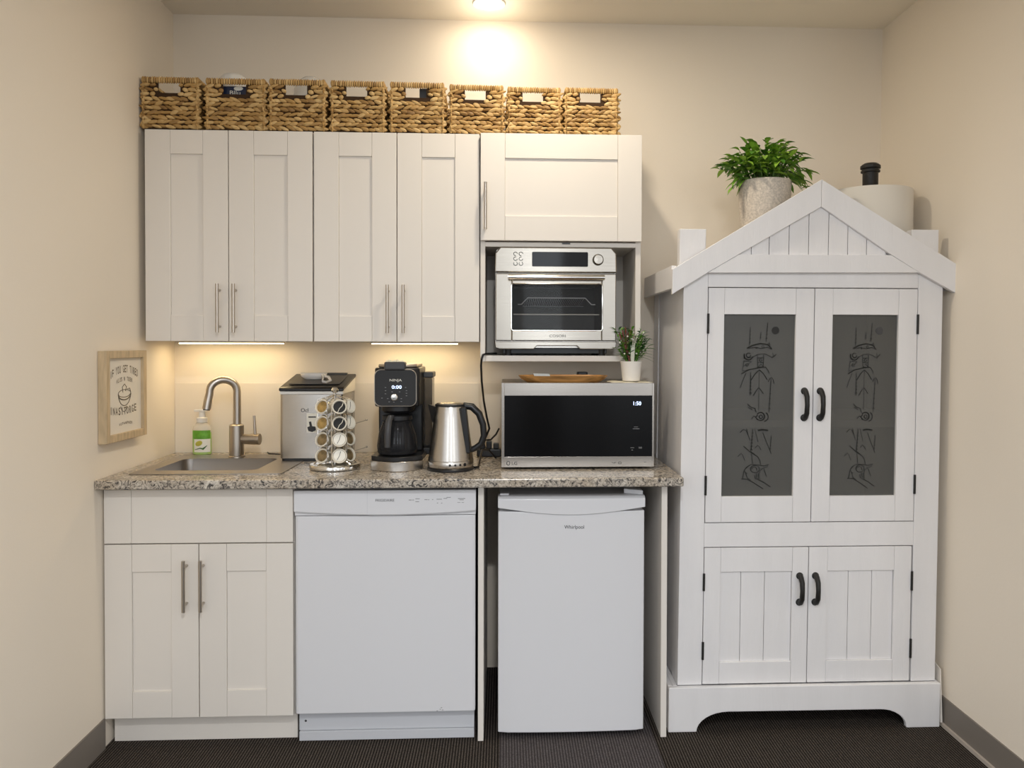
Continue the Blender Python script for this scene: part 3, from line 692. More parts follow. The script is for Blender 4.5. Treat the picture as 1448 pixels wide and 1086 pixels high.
t = thing('small_potted_plant', (PX, PY, PZ), 'small white pot of mixed green and reddish sprigs on the microwave', 'plant')
MB().lathe((PX, PY, PZ), [(.030, 0), (.032, .002), (.0395, .072), (.037, .0725), (.036, .060), (0, .058)], 36).build('pot', 'potw', t, smooth=True)
random.seed(11)
bl, bd, br, bw = MB(), MB(), MB(), MB()
for k in range(34):
    a = random.uniform(0, 2*math.pi); sp = random.uniform(.006, .055); h = random.uniform(.05, .135)
    base = Vector((PX+.020*math.cos(a)*random.random(), PY+.02*math.sin(a)*random.random(), PZ+.058))
    tip = base+Vector((sp*math.cos(a)*1.1, sp*math.sin(a)*.8, h))
    tgt = bl if k % 2 else bd
    tgt.tube([base, (base+tip)/2+Vector((0, 0, .01)), tip], .0012, 5)
    for q in range(9):
        f = .25+.75*q/8; p = base.lerp(tip, f); aa = a+random.uniform(-2.2, 2.2)
        tgt.leaf(p, (math.cos(aa), math.sin(aa)*.8, random.uniform(.1, 1.0)), random.uniform(.020, .036), random.uniform(.008, .013), .3, 3)
for k in range(7):
    aa = R(-25+12*k); bl.leaf((PX+.025, PY, PZ+.09+.005*k), (math.cos(aa), -.1, math.sin(aa)*.6+.15), .062, .006, .25, 4)
for k in range(5):
    x = -.030+.009*k; br.tube([(PX-.004, PY-.01, PZ+.058), (PX-.012+x*.35, PY-.012, PZ+.12), (PX-.010+x, PY-.01, PZ+.165+.012*(k % 3))], [.0018, .0015, .0008], 6)
    br.leaf((PX-.010+x, PY-.012, PZ+.15+.01*(k % 3)), (x*8, -.2, 1), .03, .008, 0, 3)
for k in range(3): bw.leaf((PX-.002+.004*k, PY-.022, PZ+.062), (.05*k-.05, -.05, 1), .075+.01*k, .010, 0, 4)
for k in range(12): bw.ell((PX+random.uniform(-.045, .045), PY-.02, PZ+random.uniform(.07, .2)), ((.0035, 0, 0), (0, .003, 0), (0, 0, .0035)), 6, 4)
bl.build('foliage', 'leaf', t, smooth=True); bd.build('foliage', 'leafd', t, smooth=True); br.build('red_sprigs', 'redstem', t, smooth=True); bw.build('pale_buds', 'bloom', t, smooth=True)

# ---------------------------------------------------------------- toaster oven in the niche
t = thing('toaster_oven', (1.522, -.20, 1.297), 'stainless steel toaster oven in the open niche of the wall cabinet', 'toaster oven')
ox0, ox1, of, oz0, oz1 = 1.296, 1.748, -.345, 1.322, 1.699
Po = rrect(ox0+.002, ox1-.002, oz0+.004, oz1-.002, .025); Pi = rrect(1.350, 1.700, 1.383, 1.568, .006); n = len(Po)
vs = [(p[0], y, p[1]) for P_, y in ((Po, of+.026), (Po, -.03), (Pi, of+.026), (Pi, -.05)) for p in P_]; fs = [tuple(range(n, 2*n)), tuple(range(3*n, 4*n))]
for i in range(n): j = (i+1) % n; fs += [(i, j, n+j, n+i), (i, 2*n+i, 2*n+j, j), (2*n+i, 3*n+i, 3*n+j, 2*n+j)]
MB()._add(vs, fs).build('housing', 'steel', t, smooth=True)
def frontframe():
    b = MB(); o = rrect(ox0, ox1, oz0, oz1, .022, 5); return o
b = MB().prism([(ox0, 1.6035), (ox1, 1.6035), (ox1-.002, 1.676), (ox1-.02, 1.698), (ox0+.02, 1.698), (ox0+.002, 1.676)], of, of+.0255)
cp = b.build('control_panel', 'ovensteel', t, bevel=.005, seg=3)
MB().rbox(1.433, 1.640, 1.626, 1.680, of-.0015, of+.004, .004).build('display', 'blackgloss', cp, bevel=.001)
b = MB()
for i in range(3):
    for j in range(2): b.tube([(1.372+.020*j+.007*math.cos(a), of-.0012, 1.672-.018*i+.0065*math.sin(a)) for a in [2*math.pi*k/14+1.2*i for k in range(12)]], .0011, 5)
b.build('button', 'darkink', cp)
MB().lathe((1.677, of, 1.652), [(.021, 0), (.021, .004), (.018, .014), (.016, .016), (0, .0165)], 28, axis=(0, -1, 0)).build('knob', 'ovensteel', cp, smooth=True)
# door
gx0, gx1, gz0, gz1 = 1.359, 1.692, 1.392, 1.560
b = MB().box(ox0+.003, gx0, of, of+.025, 1.352, 1.600).box(gx1, ox1-.003, of, of+.025, 1.352, 1.600).box(gx0, gx1, of, of+.025, gz1, 1.600).box(gx0, gx1, of, of+.025, 1.352, gz0)
dr = b.build('door', 'ovensteel', t, bevel=.003)
MB().box(gx0, gx1, of+.006, of+.010, gz0, gz1).build('door_glass', 'ovenglass', dr)
P = rrect(gx0-.002, gx1+.002, gz0-.002, gz1+.002, .008)
MB().tube([(x, of-.0005, z) for x, z in P], .003, 8, closed=True).build('window_rim', 'chrome', dr, smooth=True)
b = MB().tube([(ox0+.05, of-.030, 1.584), (ox1-.05, of-.030, 1.584)], .0095, 16)
for x in (ox0+.065, ox1-.065): b.tube([(x, of+.001, 1.584), (x, of-.030, 1.584)], .007, 10)
b.build('handle', 'chrome', dr, smooth=True)
text('brand_lettering', 'COSORI', 1.528, of-.0006, 1.3655, .014, 'darkink', dr, width=.060)
b = MB().prism([(ox0, 1.3495), (ox1, 1.3495), (ox1-.004, 1.327), (ox1-.018, 1.322), (1.612, 1.322), (1.600, 1.334), (1.452, 1.334), (1.440, 1.322), (ox0+.018, 1.322), (ox0+.004, 1.327)], of, of+.0255)
b.build('lower_rail', 'ovensteel', t, bevel=.002)
MB().box(ox0+.03, ox1-.03, of+.05, -.05, 1.304, 1.3255).build('crumb_tray', 'black', t, bevel=.002)
b = MB().box(1.3515, 1.6985, -.056, -.0525, 1.3845, 1.5665).box(1.3515, 1.6985, of+.03, -.057, 1.3845, 1.386).box(1.3515, 1.3530, of+.03, -.057, 1.387, 1.5665).box(1.6970, 1.6985, of+.03, -.057, 1.387, 1.5665)
b.build('cavity_liner', 'ovenin', t)
b = MB(); ya, yb_ = of+.035, -.10
b.tube([(1.381, ya, 1.488), (1.395, ya, 1.488), (1.418, ya, 1.512), (1.634, ya, 1.512), (1.657, ya, 1.488), (1.671, ya, 1.488)], .0022, 6)
for i in range(30): x = 1.420+.0072*i; b.tube([(x, ya, 1.511), (x, yb_, 1.492)], .0012, 5)
b.tube([(1.405, yb_, 1.491), (1.648, yb_, 1.491)], .0016, 6)
b.tube([(1.366, ya, 1.450), (1.686, ya, 1.450)], .0026, 6)
b.build('wire_rack', 'rackwire', t, smooth=True)
for x in (ox0+.05, ox1-.05):
    for y in (of+.06, -.07): MB().lathe((x, y, 1.297), [(.014, 0), (.016, .026)], 16).build('foot', 'black', t, smooth=True)

# ---------------------------------------------------------------- dishwasher
t = thing('dishwasher', (.937, -.33, 0), 'white built-in dishwasher with a plain front, between sink cabinet and fridge', 'dishwasher')
dx0, dx1 = .6365, 1.2375
MB().box(dx0+.004, dx1-.004, YB+.04, -.05, .10, .855).build('tub_housing', 'dim', t)
MB().prismz([(dx0+.002, YB+.035), (dx1-.002, YB+.035), (dx1-.002, YB+.002), (dx1-.01, YB-.002), (dx0+.01, YB-.002), (dx0+.002, YB+.002)], .104, .766).build('door', 'appl', t, bevel=.002)
pts = [(dx0, .8535), (dx0, .782)]
for i in range(1, 12): s_ = i/12; pts.append((dx0+(dx1-dx0)*s_, .782-.012*math.sin(math.pi*s_)))
pts += [(dx1, .782), (dx1, .8535)]
cp = MB().prism(pts, YB-.016, YB+.03).build('control_panel', 'appl', t, bevel=.004)
MB().box(dx0+.001, dx1-.001, YB-.004, YB+.03, .768, .7815).build('lower_lip', 'appl', t, bevel=.002)
MB().box(.880, .997, YB-.010, YB+.0, .7685, .7755).build('pocket_handle', 'appl', t, bevel=.002)
MB().box(.8775, .8785, YB-.0163, YB-.0155, .775, .852).build('panel_seam', 'appl_grey', cp)
text('brand_lettering', 'FRIGIDAIRE', .936, YB-.0165, .816, .0125, 'darkink', cp, width=.062)
b = MB()
for x, w_, z in ((1.015, .010, .8195), (1.027, .005, .8195), (1.037, .014, .8235), (1.037, .012, .814), (1.067, .010, .8205), (1.079, .004, .820), (1.092, .004, .8205), (1.107, .018, .8215), (1.130, .012, .824), (1.14, .014, .8275), (1.108, .004, .809), (1.122, .004, .8085)): b.box(x, x+w_, YB-.0164, YB-.0155, z, z+.0022)
b.box(1.178, 1.202, YB-.0164, YB-.0155, .823, .8255).box(1.183, 1.197, YB-.0164, YB-.0155, .819, .821).box(1.176, 1.186, YB-.0164, YB-.0155, .8105, .812).box(1.19, 1.198, YB-.0164, YB-.0155, .8105, .812)
b.build('control_print', 'greyink', cp)
MB().box(dx0+.006, dx1-.006, YB+.030, YB+.055, .034, .098).build('kick_panel', 'appl_grey', t, bevel=.001)
MB().box(dx0+.008, dx1-.006, YB+.022, YB+.052, .002, .033).build('toe_plate', 'appl_grey', t, bevel=.001)
MB().lathe((.664, YB+.030, .066), [(.004, 0), (.003, .001)], 10, axis=(0, -1, 0)).build('screw', 'darkgrey', t)
b = MB()
for x, z in ((1.108, .1055), (1.118, .1105), (1.126, .108), (1.122, .116)): b.box(x-.002, x+.003, YB-.0026, YB-.0015, z, z+.002)
b.build('scuff_mark', 'greyink', t)

# ---------------------------------------------------------------- small fridge
t = thing('small_fridge', (1.560, -.33, 0), 'white compact fridge standing in the bay under the counter', 'fridge')
fx0, fx1, ff = 1.312, 1.809, -.602
MB().box(fx0+.004, fx1-.004, ff+.052, -.06, .022, .822).build('fridge_body', 'appl', t, bevel=.004)
def bowed(x0, x1, yb, yf, bow, n=14): return [(x1, yb), (x0, yb)]+[(x0+(x1-x0)*i/n, yf-bow*math.sin(math.pi*i/n)+.006*(1 if i in (0, n) else 0)) for i in range(n+1)]
# door leaf with the curved lower edge of the top grip band
dr = MB().prismz(bowed(fx0, fx1, ff+.05, ff, .006), .024, .775).build('door', 'appl', t, smooth=True, bevel=.003)
n = 16; xs = [fx0-.001+(fx1-fx0+.002)*i/n for i in range(n+1)]
def fy(x): s_ = (x-fx0)/(fx1-fx0); return ff-.006*math.sin(math.pi*max(0, min(1, s_)))
vs = []; fs = []
for i, x in enumerate(xs):
    zl = .789-.024*math.sin(math.pi*i/n); y = fy(x)-.006
    vs += [(x, y, zl), (x, y, .818), (x, y+.012, .826), (x, ff+.05, .826), (x, ff+.05, zl)]
for i in range(n):
    for k in range(5): fs.append((i*5+k, i*5+(k+1) % 5, (i+1)*5+(k+1) % 5, (i+1)*5+k))
fs += [(0, 1, 2, 3, 4), tuple(n*5+k for k in (4, 3, 2, 1, 0))]
MB()._add(vs, fs).build('grip_band', 'appl', t, smooth=True, bevel=.0015)
text('brand_lettering', 'Whirlpool', 1.569, fy(1.569)-.0007, .717, .0175, 'darkink', dr, width=.067)
MB().prismz([(fx1-.065, ff+.045), (fx1-.004, ff+.012), (fx1-.004, ff+.06), (fx1-.06, ff+.075)], .8265, .842).build('hinge_cover', 'appl', t, bevel=.003)
MB().box(fx0+.006, fx0+.036, ff+.02, ff+.05, .8265, .833).build('hinge_cover', 'appl', t, bevel=.002)
for x in (fx0+.04, fx1-.04):
    for y in (ff+.10, -.12): MB().lathe((x, y, .006), [(.014, 0), (.014, .0165)], 14).build('foot', 'darkgrey', t)

# ---------------------------------------------------------------- baskets on the wall cabinets
def make_basket(seed):
    random.seed(seed); W, D, Hh = .212, .27, .190
    t = thing('wicker_basket', (0, 0, 0), 'x', 'basket', 'woven baskets in a row on the wall cabinets')
    hx0, hx1, hz0, hz1 = .060, .142, .134, .172
    b = MB(); th = .004; i_ = .008
    for y0 in (i_, D-i_-th):
        b.box(i_, hx0, y0, y0+th, .004, Hh-.012).box(hx1, W-i_, y0, y0+th, .004, Hh-.012).box(hx0, hx1, y0, y0+th, .004, hz0).box(hx0, hx1, y0, y0+th, hz1, Hh-.012)
    for x0 in (i_, W-i_-th): b.box(x0, x0+th, i_+th, D-i_-th, .004, Hh-.012)
    b.box(i_, W-i_, i_, D-i_, .003, .006); b.build('basket_backing', 'weave_in', t)
    b = MB(); rows = 10; zs = [.006+.0164*(k+.5) for k in range(rows)]
    def strand(p, dirv, outv, ln, hgt, tilt, dep):
        a = dirv*(ln*.5)*math.cos(tilt)+Vector((0, 0, 1))*(ln*.5)*math.sin(tilt); c = Vector((0, 0, 1))*(hgt*.5)*math.cos(tilt)-dirv*(hgt*.5)*math.sin(tilt)
        b.ell(p, (a, c, outv*dep), 8, 6)
    for face in range(4):
        if face == 0: o, dv, ov, L = Vector((0, .006, 0)), Vector((1, 0, 0)), Vector((0, -1, 0)), W
        elif face == 1: o, dv, ov, L = Vector((0, D-.006, 0)), Vector((1, 0, 0)), Vector((0, 1, 0)), W
        elif face == 2: o, dv, ov, L = Vector((.006, 0, 0)), Vector((0, 1, 0)), Vector((-1, 0, 0)), D
        else: o, dv, ov, L = Vector((W-.006, 0, 0)), Vector((0, 1, 0)), Vector((1, 0, 0)), D
        for k, z in enumerate(zs):
            nb = int(L/.024); st = L/nb; off = (k % 2)*st*.5
            for i in range(nb+1):
                near = 1; u = i*st+off+random.uniform(-.003, .003)
                if u < .004 or u > L-.004: u = min(max(u, .008), L-.008)
                if face < 2 and hx0-.003 < u < hx1+.003 and hz0-.006 < z < hz1+.008:
                    continue
                near = .55 if face < 2 and hx0-.022 < u < hx1+.022 and hz0-.008 < z < hz1+.010 else 1
                sgn = 1 if (k % 2) else -1
                strand(o+dv*u+Vector((0, 0, z+random.uniform(-.0015, .0015))), dv, ov, near*st*random.uniform(1.15, 1.75), .0150*random.uniform(.75, 1.2), sgn*.24+random.uniform(-.16, .16), (.0074 if face < 2 else .0045)*random.uniform(.7, 1.3))
    for k in range(10):   # corner binding
        for cx, cy in ((.005, .005), (W-.005, .005), (.005, D-.005), (W-.005, D-.005)): b.ell((cx, cy, .013+.0155*k), ((0, 0, .0095), (.0065, 0, 0), (0, .0065, 0)), 8, 5)
    b.build('weave', 'weave', t, smooth=True)
    b = MB()
    for face in range(4):
        L = W if face < 2 else D; nb = int(L/.0085)
        for i in range(nb):
            u = (i+.5)*L/nb; h = .0125*random.uniform(.93, 1.05); c_ = (u, .006, Hh-.0115) if face == 0 else (u, D-.006, Hh-.0115) if face == 1 else (.006, u, Hh-.0115) if face == 2 else (W-.006, u, Hh-.0115)
            wv, dv = (.0052, .0072)
            A = ((0, 0, h), (wv, 0, 0), (0, dv, 0)) if face < 2 else ((0, 0, h), (0, wv, 0), (dv, 0, 0))
            b.ell(c_, A, 8, 6)
    b.build('rim', 'weave', t, smooth=True)
    return t
bx = [(.013, .224, 1.0), (.242, .462, .995), (.470, .679, 1.0), (.692, .895, .99), (.908, 1.113, .985), (1.126, 1.332, .955), (1.340, 1.545, .93), (1.553, 1.760, .935)]
bl_ = ['woven basket at the left end of the row, touching the left wall', 'woven basket holding a navy packet and a white rounded bowl', 'woven basket with a clear plastic dome rising above its rim', 'woven basket with empty handle hole, right of the clear dome basket',
       'woven basket showing a dark folder through half of its handle hole', 'woven basket just right of the dark folder basket, brightest under the ceiling light', 'woven basket second from the right end of the row', 'woven basket at the right end of the row above the tower cabinet door']
protos = [make_basket(3), make_basket(8), make_basket(21)]
for i, (a, c, hs) in enumerate(bx):
    o = protos[i] if i < 3 else dup(protos[i % 3], (0, 0, 0), '')
    o.location = (a+.002, -.318, 2.1142); o.scale = ((c-a-.004)/.216, 1, hs*1.02); o['label'] = bl_[i]; o['category'] = 'basket'
    o.rotation_euler = (0, 0, R((.6, .9, .7, 1.1, .9, 1.2, 1.3, .9)[i]))
ZB = 2.1225
t = thing('white_bowl', (.302, -.19, ZB), 'upturned white rounded bowl peeking over the rim of the second basket', 'bowl')
MB().lathe((.302, -.19, ZB), [(.060, 0), (.062, .12), (.060, .16), (.052, .205), (.048, .222), (.035, .234), (.0, .238)], 36).build('bowl_body', 'plastic_w', t, smooth=True)
tag(MB().box(.285, .385, -.288, -.268, ZB, ZB+.165).build('packet', 'navy', bevel=.006), 'navy blue packet with white lettering inside the second basket', 'packet')
pk = bpy.data.objects['packet']
text('lettering', 'Bllu', .340, -.2888, ZB+.132, .022, 'labelwhite', pk, width=.038)
MB().ell((.352, -.288, ZB+.155), ((.017, 0, 0), (0, .0012, 0), (0, 0, .008)), 16, 8).build('packet_emblem', 'labelwhite', pk, smooth=True)
t = thing('plastic_dome', (.575, -.18, ZB), 'clear plastic dome lid sticking out of the third basket', 'lid')
MB().lathe((.590, -.18, ZB), [(.062, 0), (.065, .15), (.062, .185), (.050, .215), (.028, .232), (0, .237)], 36).build('dome', 'clear', t, smooth=True)
MB().lathe((.590, -.18, ZB), [(.06, .001), (.06, .13), (.0, .131)], 30).build('dome_base', 'plastic_w', t, smooth=True)
tag(MB().box(1.014, 1.09, -.285, -.275, ZB, ZB+.168).build('folder', 'darkgrey', bevel=.002), 'dark grey folder standing inside the fifth basket', 'folder')

# ---------------------------------------------------------------- hutch
SH = .0105
HB = dict(shear=SH)
t = hut = thing('hutch', (2.392, -.30, 0), 'tall white painted hutch with gabled top and two frosted glass doors', 'hutch')
yf = -.556
def hp_(mb, name, m='paint', par=None, bevel=.0018, **k): return mb.build(name, m, par or hut, bevel=bevel, shear=SH, **k)
HX0, HX1 = 1.933, 2.8505
# carcass
side = MB()
hp_(MB().box(HX0+.004, HX0+.022, yf+.02, -.025, .10, 1.597).box(HX0, HX0+.004, -.12, -.025, .15, 1.597).box(HX0, HX0+.004, yf+.02, yf+.09, .15, 1.597), 'side_panel')
hp_(MB().box(HX1-.022, HX1-.004, yf+.02, -.025, .10, 1.597).box(HX1-.004, HX1, -.12, -.025, .15, 1.597).box(HX1-.004, HX1, yf+.02, yf+.09, .15, 1.597), 'side_panel')
hp_(MB().box(HX0+.022, HX1-.022, -.037, -.025, .10, 1.597), 'back_panel', 'inside')
hp_(MB().box(HX0+.0225, HX1-.0225, yf+.024, -.038, .66, .69), 'shelf')
hp_(MB().box(HX0+.0225, HX1-.0225, yf+.0155, -.038, 1.050, 1.076), 'shelf', 'white')
hp_(MB().box(HX0+.0225, HX1-.0225, yf+.024, -.038, .13, .148), 'bottom_panel')
hp_(MB().box(HX0, HX1, yf+.0625, -.025, 1.5975, 1.612), 'top_panel')
# face frame
hp_(MB().box(HX0, 2.0185, yf, yf+.0195, .155, 1.60), 'face_stile')
hp_(MB().box(2.763, HX1, yf, yf+.0195, .155, 1.60), 'face_stile')
hp_(MB().box(2.0188, 2.7627, yf+.0006, yf+.0195, .636, .7195), 'face_rail')
hp_(MB().box(2.0188, 2.7627, yf+.0006, yf+.0195, 1.539, 1.60), 'face_rail')
# skirt with arched cut-out
pts = [(1.899, 0), (1.899, .155), (2.860, .155), (2.860, 0), (2.741, 0)]
for i in range(1, 9): a = R(90*i/8); pts.append((2.741-.095*(1-math.cos(a)), .066*math.sin(a)))
for i in range(0, 9): a = R(90*i/8); pts.append((2.109-.111*math.sin(a), .068*math.cos(a)))
hp_(MB().prism(pts, yf-.020, yf-.0005), 'skirt', bevel=.003)
hp_(MB().box(1.899, 1.9165, yf, -.03, .002, .155).box(1.9165, HX0, yf, -.03, .14, .155), 'side_skirt', bevel=.003)
hp_(MB().box(2.8505, 2.860, yf, -.03, .002, .155), 'side_skirt', bevel=.002)
# gable
yg = yf-.020
hp_(MB().prism([(2.4035, 1.910), (2.4035, 1.816), (2.118, 1.650), (2.010, 1.586), (1.8895, 1.512), (1.8895, 1.598)], yg, yf-.0006), 'gable_board', bevel=.0015)
hp_(MB().prism([(2.4045, 1.910), (2.8955, 1.617), (2.8955, 1.516), (2.755, 1.592), (2.655, 1.652), (2.4045, 1.816)], yg, yf-.0006), 'gable_board', bevel=.0015)
hp_(MB().prism([(2.119, 1.6500), (2.6535, 1.652), (2.755, 1.592), (2.012, 1.5865)], yg+.0008, yf-.0006), 'tie_board', bevel=.001)
b = MB(); xs = [2.125, 2.165, 2.2275, 2.297, 2.366, 2.436, 2.504, 2.571, 2.640]
def gz(x): return 1.648+(x-2.115)*.583 if x < 2.404 else 1.816-(x-2.404)*.655
for a, c in zip(xs[:-1], xs[1:]):
    a2, c2 = a+.0012, c-.0012; pl = [(a2, 1.64), (c2, 1.64), (c2, gz(c2)+.02)]+([(2.404, 1.836)] if a2 < 2.404 < c2 else [])+[(a2, gz(a2)+.02)]
    b.prism(pl, yf-.008, yf+.004)
hp_(b, 'gable_planks', bevel=.001)
hp_(MB().prism([(2.08, 1.602), (2.70, 1.602), (2.70, 1.665), (2.404, 1.845), (2.08, 1.66)], yf+.0045, yf+.012), 'gable_backing')
hp_(MB().box(1.8895, 1.906, yf, -.03, 1.532, 1.612), 'eave_board', bevel=.0015); hp_(MB().box(2.880, 2.8955, yf, -.03, 1.532, 1.612), 'eave_board', bevel=.0015)
hp_(MB().box(1.906, HX0-.0005, yf+.001, -.03, 1.545, 1.600), 'eave_block'); hp_(MB().box(HX1+.0005, 2.880, yf+.001, -.03, 1.545, 1.600), 'eave_block')
hp_(MB().box(1.922, 2.0145, yf+.0225, yf+.060, 1.57, 1.742), 'corner_post', bevel=.002); hp_(MB().box(2.746, 2.8445, yf+.0225, yf+.060, 1.57, 1.747), 'corner_post', bevel=.002)

# line drawing on the frosted panes, in fractions of the pane
def X(pts): return [((x-151)/402, (y-20)/1030) for x, y in pts]
def arc(cx, cy, r, a0=0, a1=360, n=18, k=1.0): return [(cx+r*math.cos(R(a0+(a1-a0)*i/n)), cy+r*k*math.sin(R(a0+(a1-a0)*i/n))) for i in range(n+1)]
def tree(x0, y0, x1, y1, n, w_):
    L = [[(x0, y0), (x1, y1)]]
    for i in range(1, n+1): f = i/(n+1); x = x0+(x1-x0)*f; y = y0+(y1-y0)*f; s_ = w_*(.4+f); L.append([(x-s_, y+s_*1.3), (x, y), (x+s_, y+s_*1.3)])
    return L
ART = []
ART += [(p, 1) for p in tree(303, 92, 300, 195, 4, 4)]+[(p, 1) for p in tree(400, 66, 393, 172, 4, 4)]+[(p, .7) for p in tree(363, 118, 360, 162, 2, 4)]
ART += [(p, 2.0) for p in ([(285, 210), (320, 193), (365, 183), (405, 191), (426, 215)],)]+[([(285, 212), (335, 206), (365, 212), (400, 205), (424, 216)], 1), (arc(375, 202, 7), .8), ([(402, 190), (410, 178), (416, 200)], 1.2), (arc(338, 209, 4), 1)]
ART += [(arc(295, 253, 25, 10, 200), 2), (arc(295, 250, 13, 0, 330), 1.5), ([(272, 240), (268, 270), (318, 262), (345, 246), (385, 243), (408, 252), (430, 266), (452, 244)], 1.4), ([(430, 238), (436, 254), (424, 262)], 1)]
ART += [([(345, 248), (348, 318)], 1.1), ([(381, 248), (380, 318)], 1.1), ([(345, 266), (381, 264)], 1), ([(347, 290), (380, 292)], 1), ([(345, 318), (384, 318)], 1.6), (arc(363, 278, 8), 1), ([(350, 318), (365, 300), (380, 318)], 1)]
ART += [([(270, 283), (262, 340), (322, 326)], 1.2), ([(270, 283), (312, 287), (292, 304), (268, 310)], 1.1), (arc(288, 305, 8), .9), ([(256, 356), (300, 332), (350, 322), (392, 317), (410, 340), (411, 354)], 1.3)]
ART += [([(312, 392), (335, 355), (357, 334), (380, 355), (401, 388)], 1.5), ([(283, 352), (266, 392), (251, 436)], .9), ([(357, 334), (357, 562)], .6), ([(326, 480), (340, 455), (356, 434), (370, 452), (381, 468)], 1.4)]
ART += [(p, 1.2) for p in tree(309, 348, 309, 478, 6, 5)]+[(p, 1.0) for p in tree(424, 384, 416, 575, 6, 5)]+[([(409, 402), (418, 382), (428, 377), (437, 392), (441, 412)], 1.3)]
ART += [([(294, 527), (312, 545), (336, 552), (344, 575)], 1.2), ([(298, 545), (322, 560)], 1), (arc(368, 598, 22, -150, 150), 1.8), (arc(370, 600, 10), 1.6), (arc(385, 600, 27, -60, 80), 1.6), ([(318, 612), (330, 596), (345, 605)], 1.1), ([(352, 590), (340, 600), (350, 618)], 1.2)]
ART += [([(354, 676), (380, 672), (412, 676)], 2.4), ([(255, 690), (272, 672), (288, 678), (298, 702)], 1.1), ([(292, 668), (300, 700), (312, 734)], .9), ([(338, 668), (346, 700), (357, 742)], .8), ([(383, 690), (404, 742), (432, 808)], 1.0)]
ART += [(p, 1.3) for p in tree(326, 672, 318, 800, 6, 5)]+[(p, .9) for p in tree(431, 708, 425, 795, 4, 4)]+[([(275, 766), (318, 802), (358, 828), (370, 850), (373, 872)], 1.2), ([(320, 796), (324, 830), (328, 866)], 1.1), ([(318, 800), (340, 812)], .9), ([(244, 826), (262, 807), (272, 818), (284, 850)], .9), ([(340, 778), (354, 762), (364, 770), (374, 788)], 1)]
ART += [([(274, 950), (280, 910), (292, 888), (318, 872), (360, 874), (392, 880), (418, 872), (412, 884), (388, 892), (372, 905), (366, 930), (372, 956), (344, 952), (340, 930)], 1.3), (arc(342, 897, 26, 0, 360, 20, .8), 1.2), (arc(338, 900, 14, 180, 380), 1), (arc(300, 905, 16, 90, 270), 1.1), ([(352, 922), (352, 950)], 1.4), ([(362, 922), (362, 950)], 1.2), ([(290, 920), (300, 948), (318, 958)], 1.1)]
ART += [([(264, 952), (300, 954), (335, 974), (390, 1010)], 1.1), ([(358, 956), (392, 972), (430, 998)], 1.1), ([(392, 896), (400, 918), (409, 940)], 1)]
def etching(gx0, gx1, gz0, gz1, y, k, par, sunm):
    b = MB(); W_, H_ = gx1-gx0, gz1-gz0
    def mp(p): return (gx0+p[0]*W_, y, gz1-p[1]*H_)
    for pl, wd in ART:
        P = [mp(q) for q in X(pl)]
        b.tube(P, .00165*k*wd, 4, flat=.4)
    b.build('etched_drawing', 'etch', par, shear=SH)
    c = mp(X([(444, 110)])[0])
    MB().lathe((c[0], y+.0003, c[2]), [(.0132, 0), (.0132, .0009)], 28, axis=(0, -1, 0)).build('etched_sun', sunm, par, shear=SH)
def pull(x, z0, z1, par):
    b = MB(); y = yf-.004
    b.tube([(x, y+.004, z0+.006), (x, y-.010, z0+.010), (x, y-.024, z0+.026), (x, y-.027, (z0+z1)/2), (x, y-.024, z1-.026), (x, y-.010, z1-.010), (x, y+.004, z1-.006)], [.0095, .0095, .0085, .008, .0085, .0095, .0095], 12)
    for z in (z0+.008, z1-.008): b.lathe((x, yf, z), [(.0125, 0), (.0125, .003), (.009, .005)], 14, axis=(0, -1, 0))
    b.build('handle', 'iron', par, smooth=True, shear=SH)
def hinge(x, z0, z1, par):
    MB().tube([(x, yf-.003, z0), (x, yf-.003, z1)], .0042, 10).build('hinge', 'iron', par, smooth=True, shear=SH)
for i, (dx0_, dx1_, g0, g1, hx, kx) in enumerate(((2.0212, 2.3925, 2.0765, 2.329, 2.3625, 2.0200), (2.3955, 2.7603, 2.459, 2.694, 2.4185, 2.7615))):
    z0, z1, gz0_, gz1_ = .7225, 1.536, .812, 1.445
    b = MB().box(dx0_, g0, yf-.0008, yf+.02, z0, z1).box(g1, dx1_, yf-.0008, yf+.02, z0, z1).box(g0+.0005, g1-.0005, yf, yf+.02, gz1_, z1).box(g0+.0005, g1-.0005, yf, yf+.02, z0, gz0_)
    d = hp_(b, 'glass_door', bevel=.0012)
    MB().box(g0-.001, g1+.001, yf+.010, yf+.014, gz0_-.001, gz1_+.001).build('frosted_pane', 'frost', d, shear=SH)
    etching(g0, g1, gz0_, gz1_, yf+.0094, 1.0 if i == 0 else .85, d, 'iron' if i == 0 else 'darkgrey')
    pull(hx, 1.078, 1.187, d); hinge(kx, 1.378, 1.447, d); hinge(kx, .818, .885, d)
for i, (dx0_, dx1_, g0, g1, hx, kx, gl) in enumerate(((2.0207, 2.3875, 2.078, 2.332, 2.3575, 2.0195, (2.1525, 2.2365)), (2.3905, 2.7565, 2.456, 2.6955, 2.4135, 2.7585, (2.535, 2.6195)))):
    z0, z1, gz0_, gz1_ = .158, .633, .233, .549
    b = MB().box(dx0_, g0, yf-.0008, yf+.02, z0, z1).box(g1, dx1_, yf-.0008, yf+.02, z0, z1).box(g0+.0006, g1-.0006, yf, yf+.02, gz1_, z1).box(g0+.0006, g1-.0006, yf, yf+.02, z0, gz0_)
    e = [g0+.0004, *gl, g1-.0004]
    for a, c in zip(e[:-1], e[1:]): b.box(a+.0008, c-.0008, yf+.008, yf+.018, gz0_, gz1_)
    d = hp_(b, 'plank_door', bevel=.0012)
    pull(hx, .433, .541, d); hinge(kx, .478 if i else .485, .545, d); hinge(kx, .240 if i else .245, .306, d)
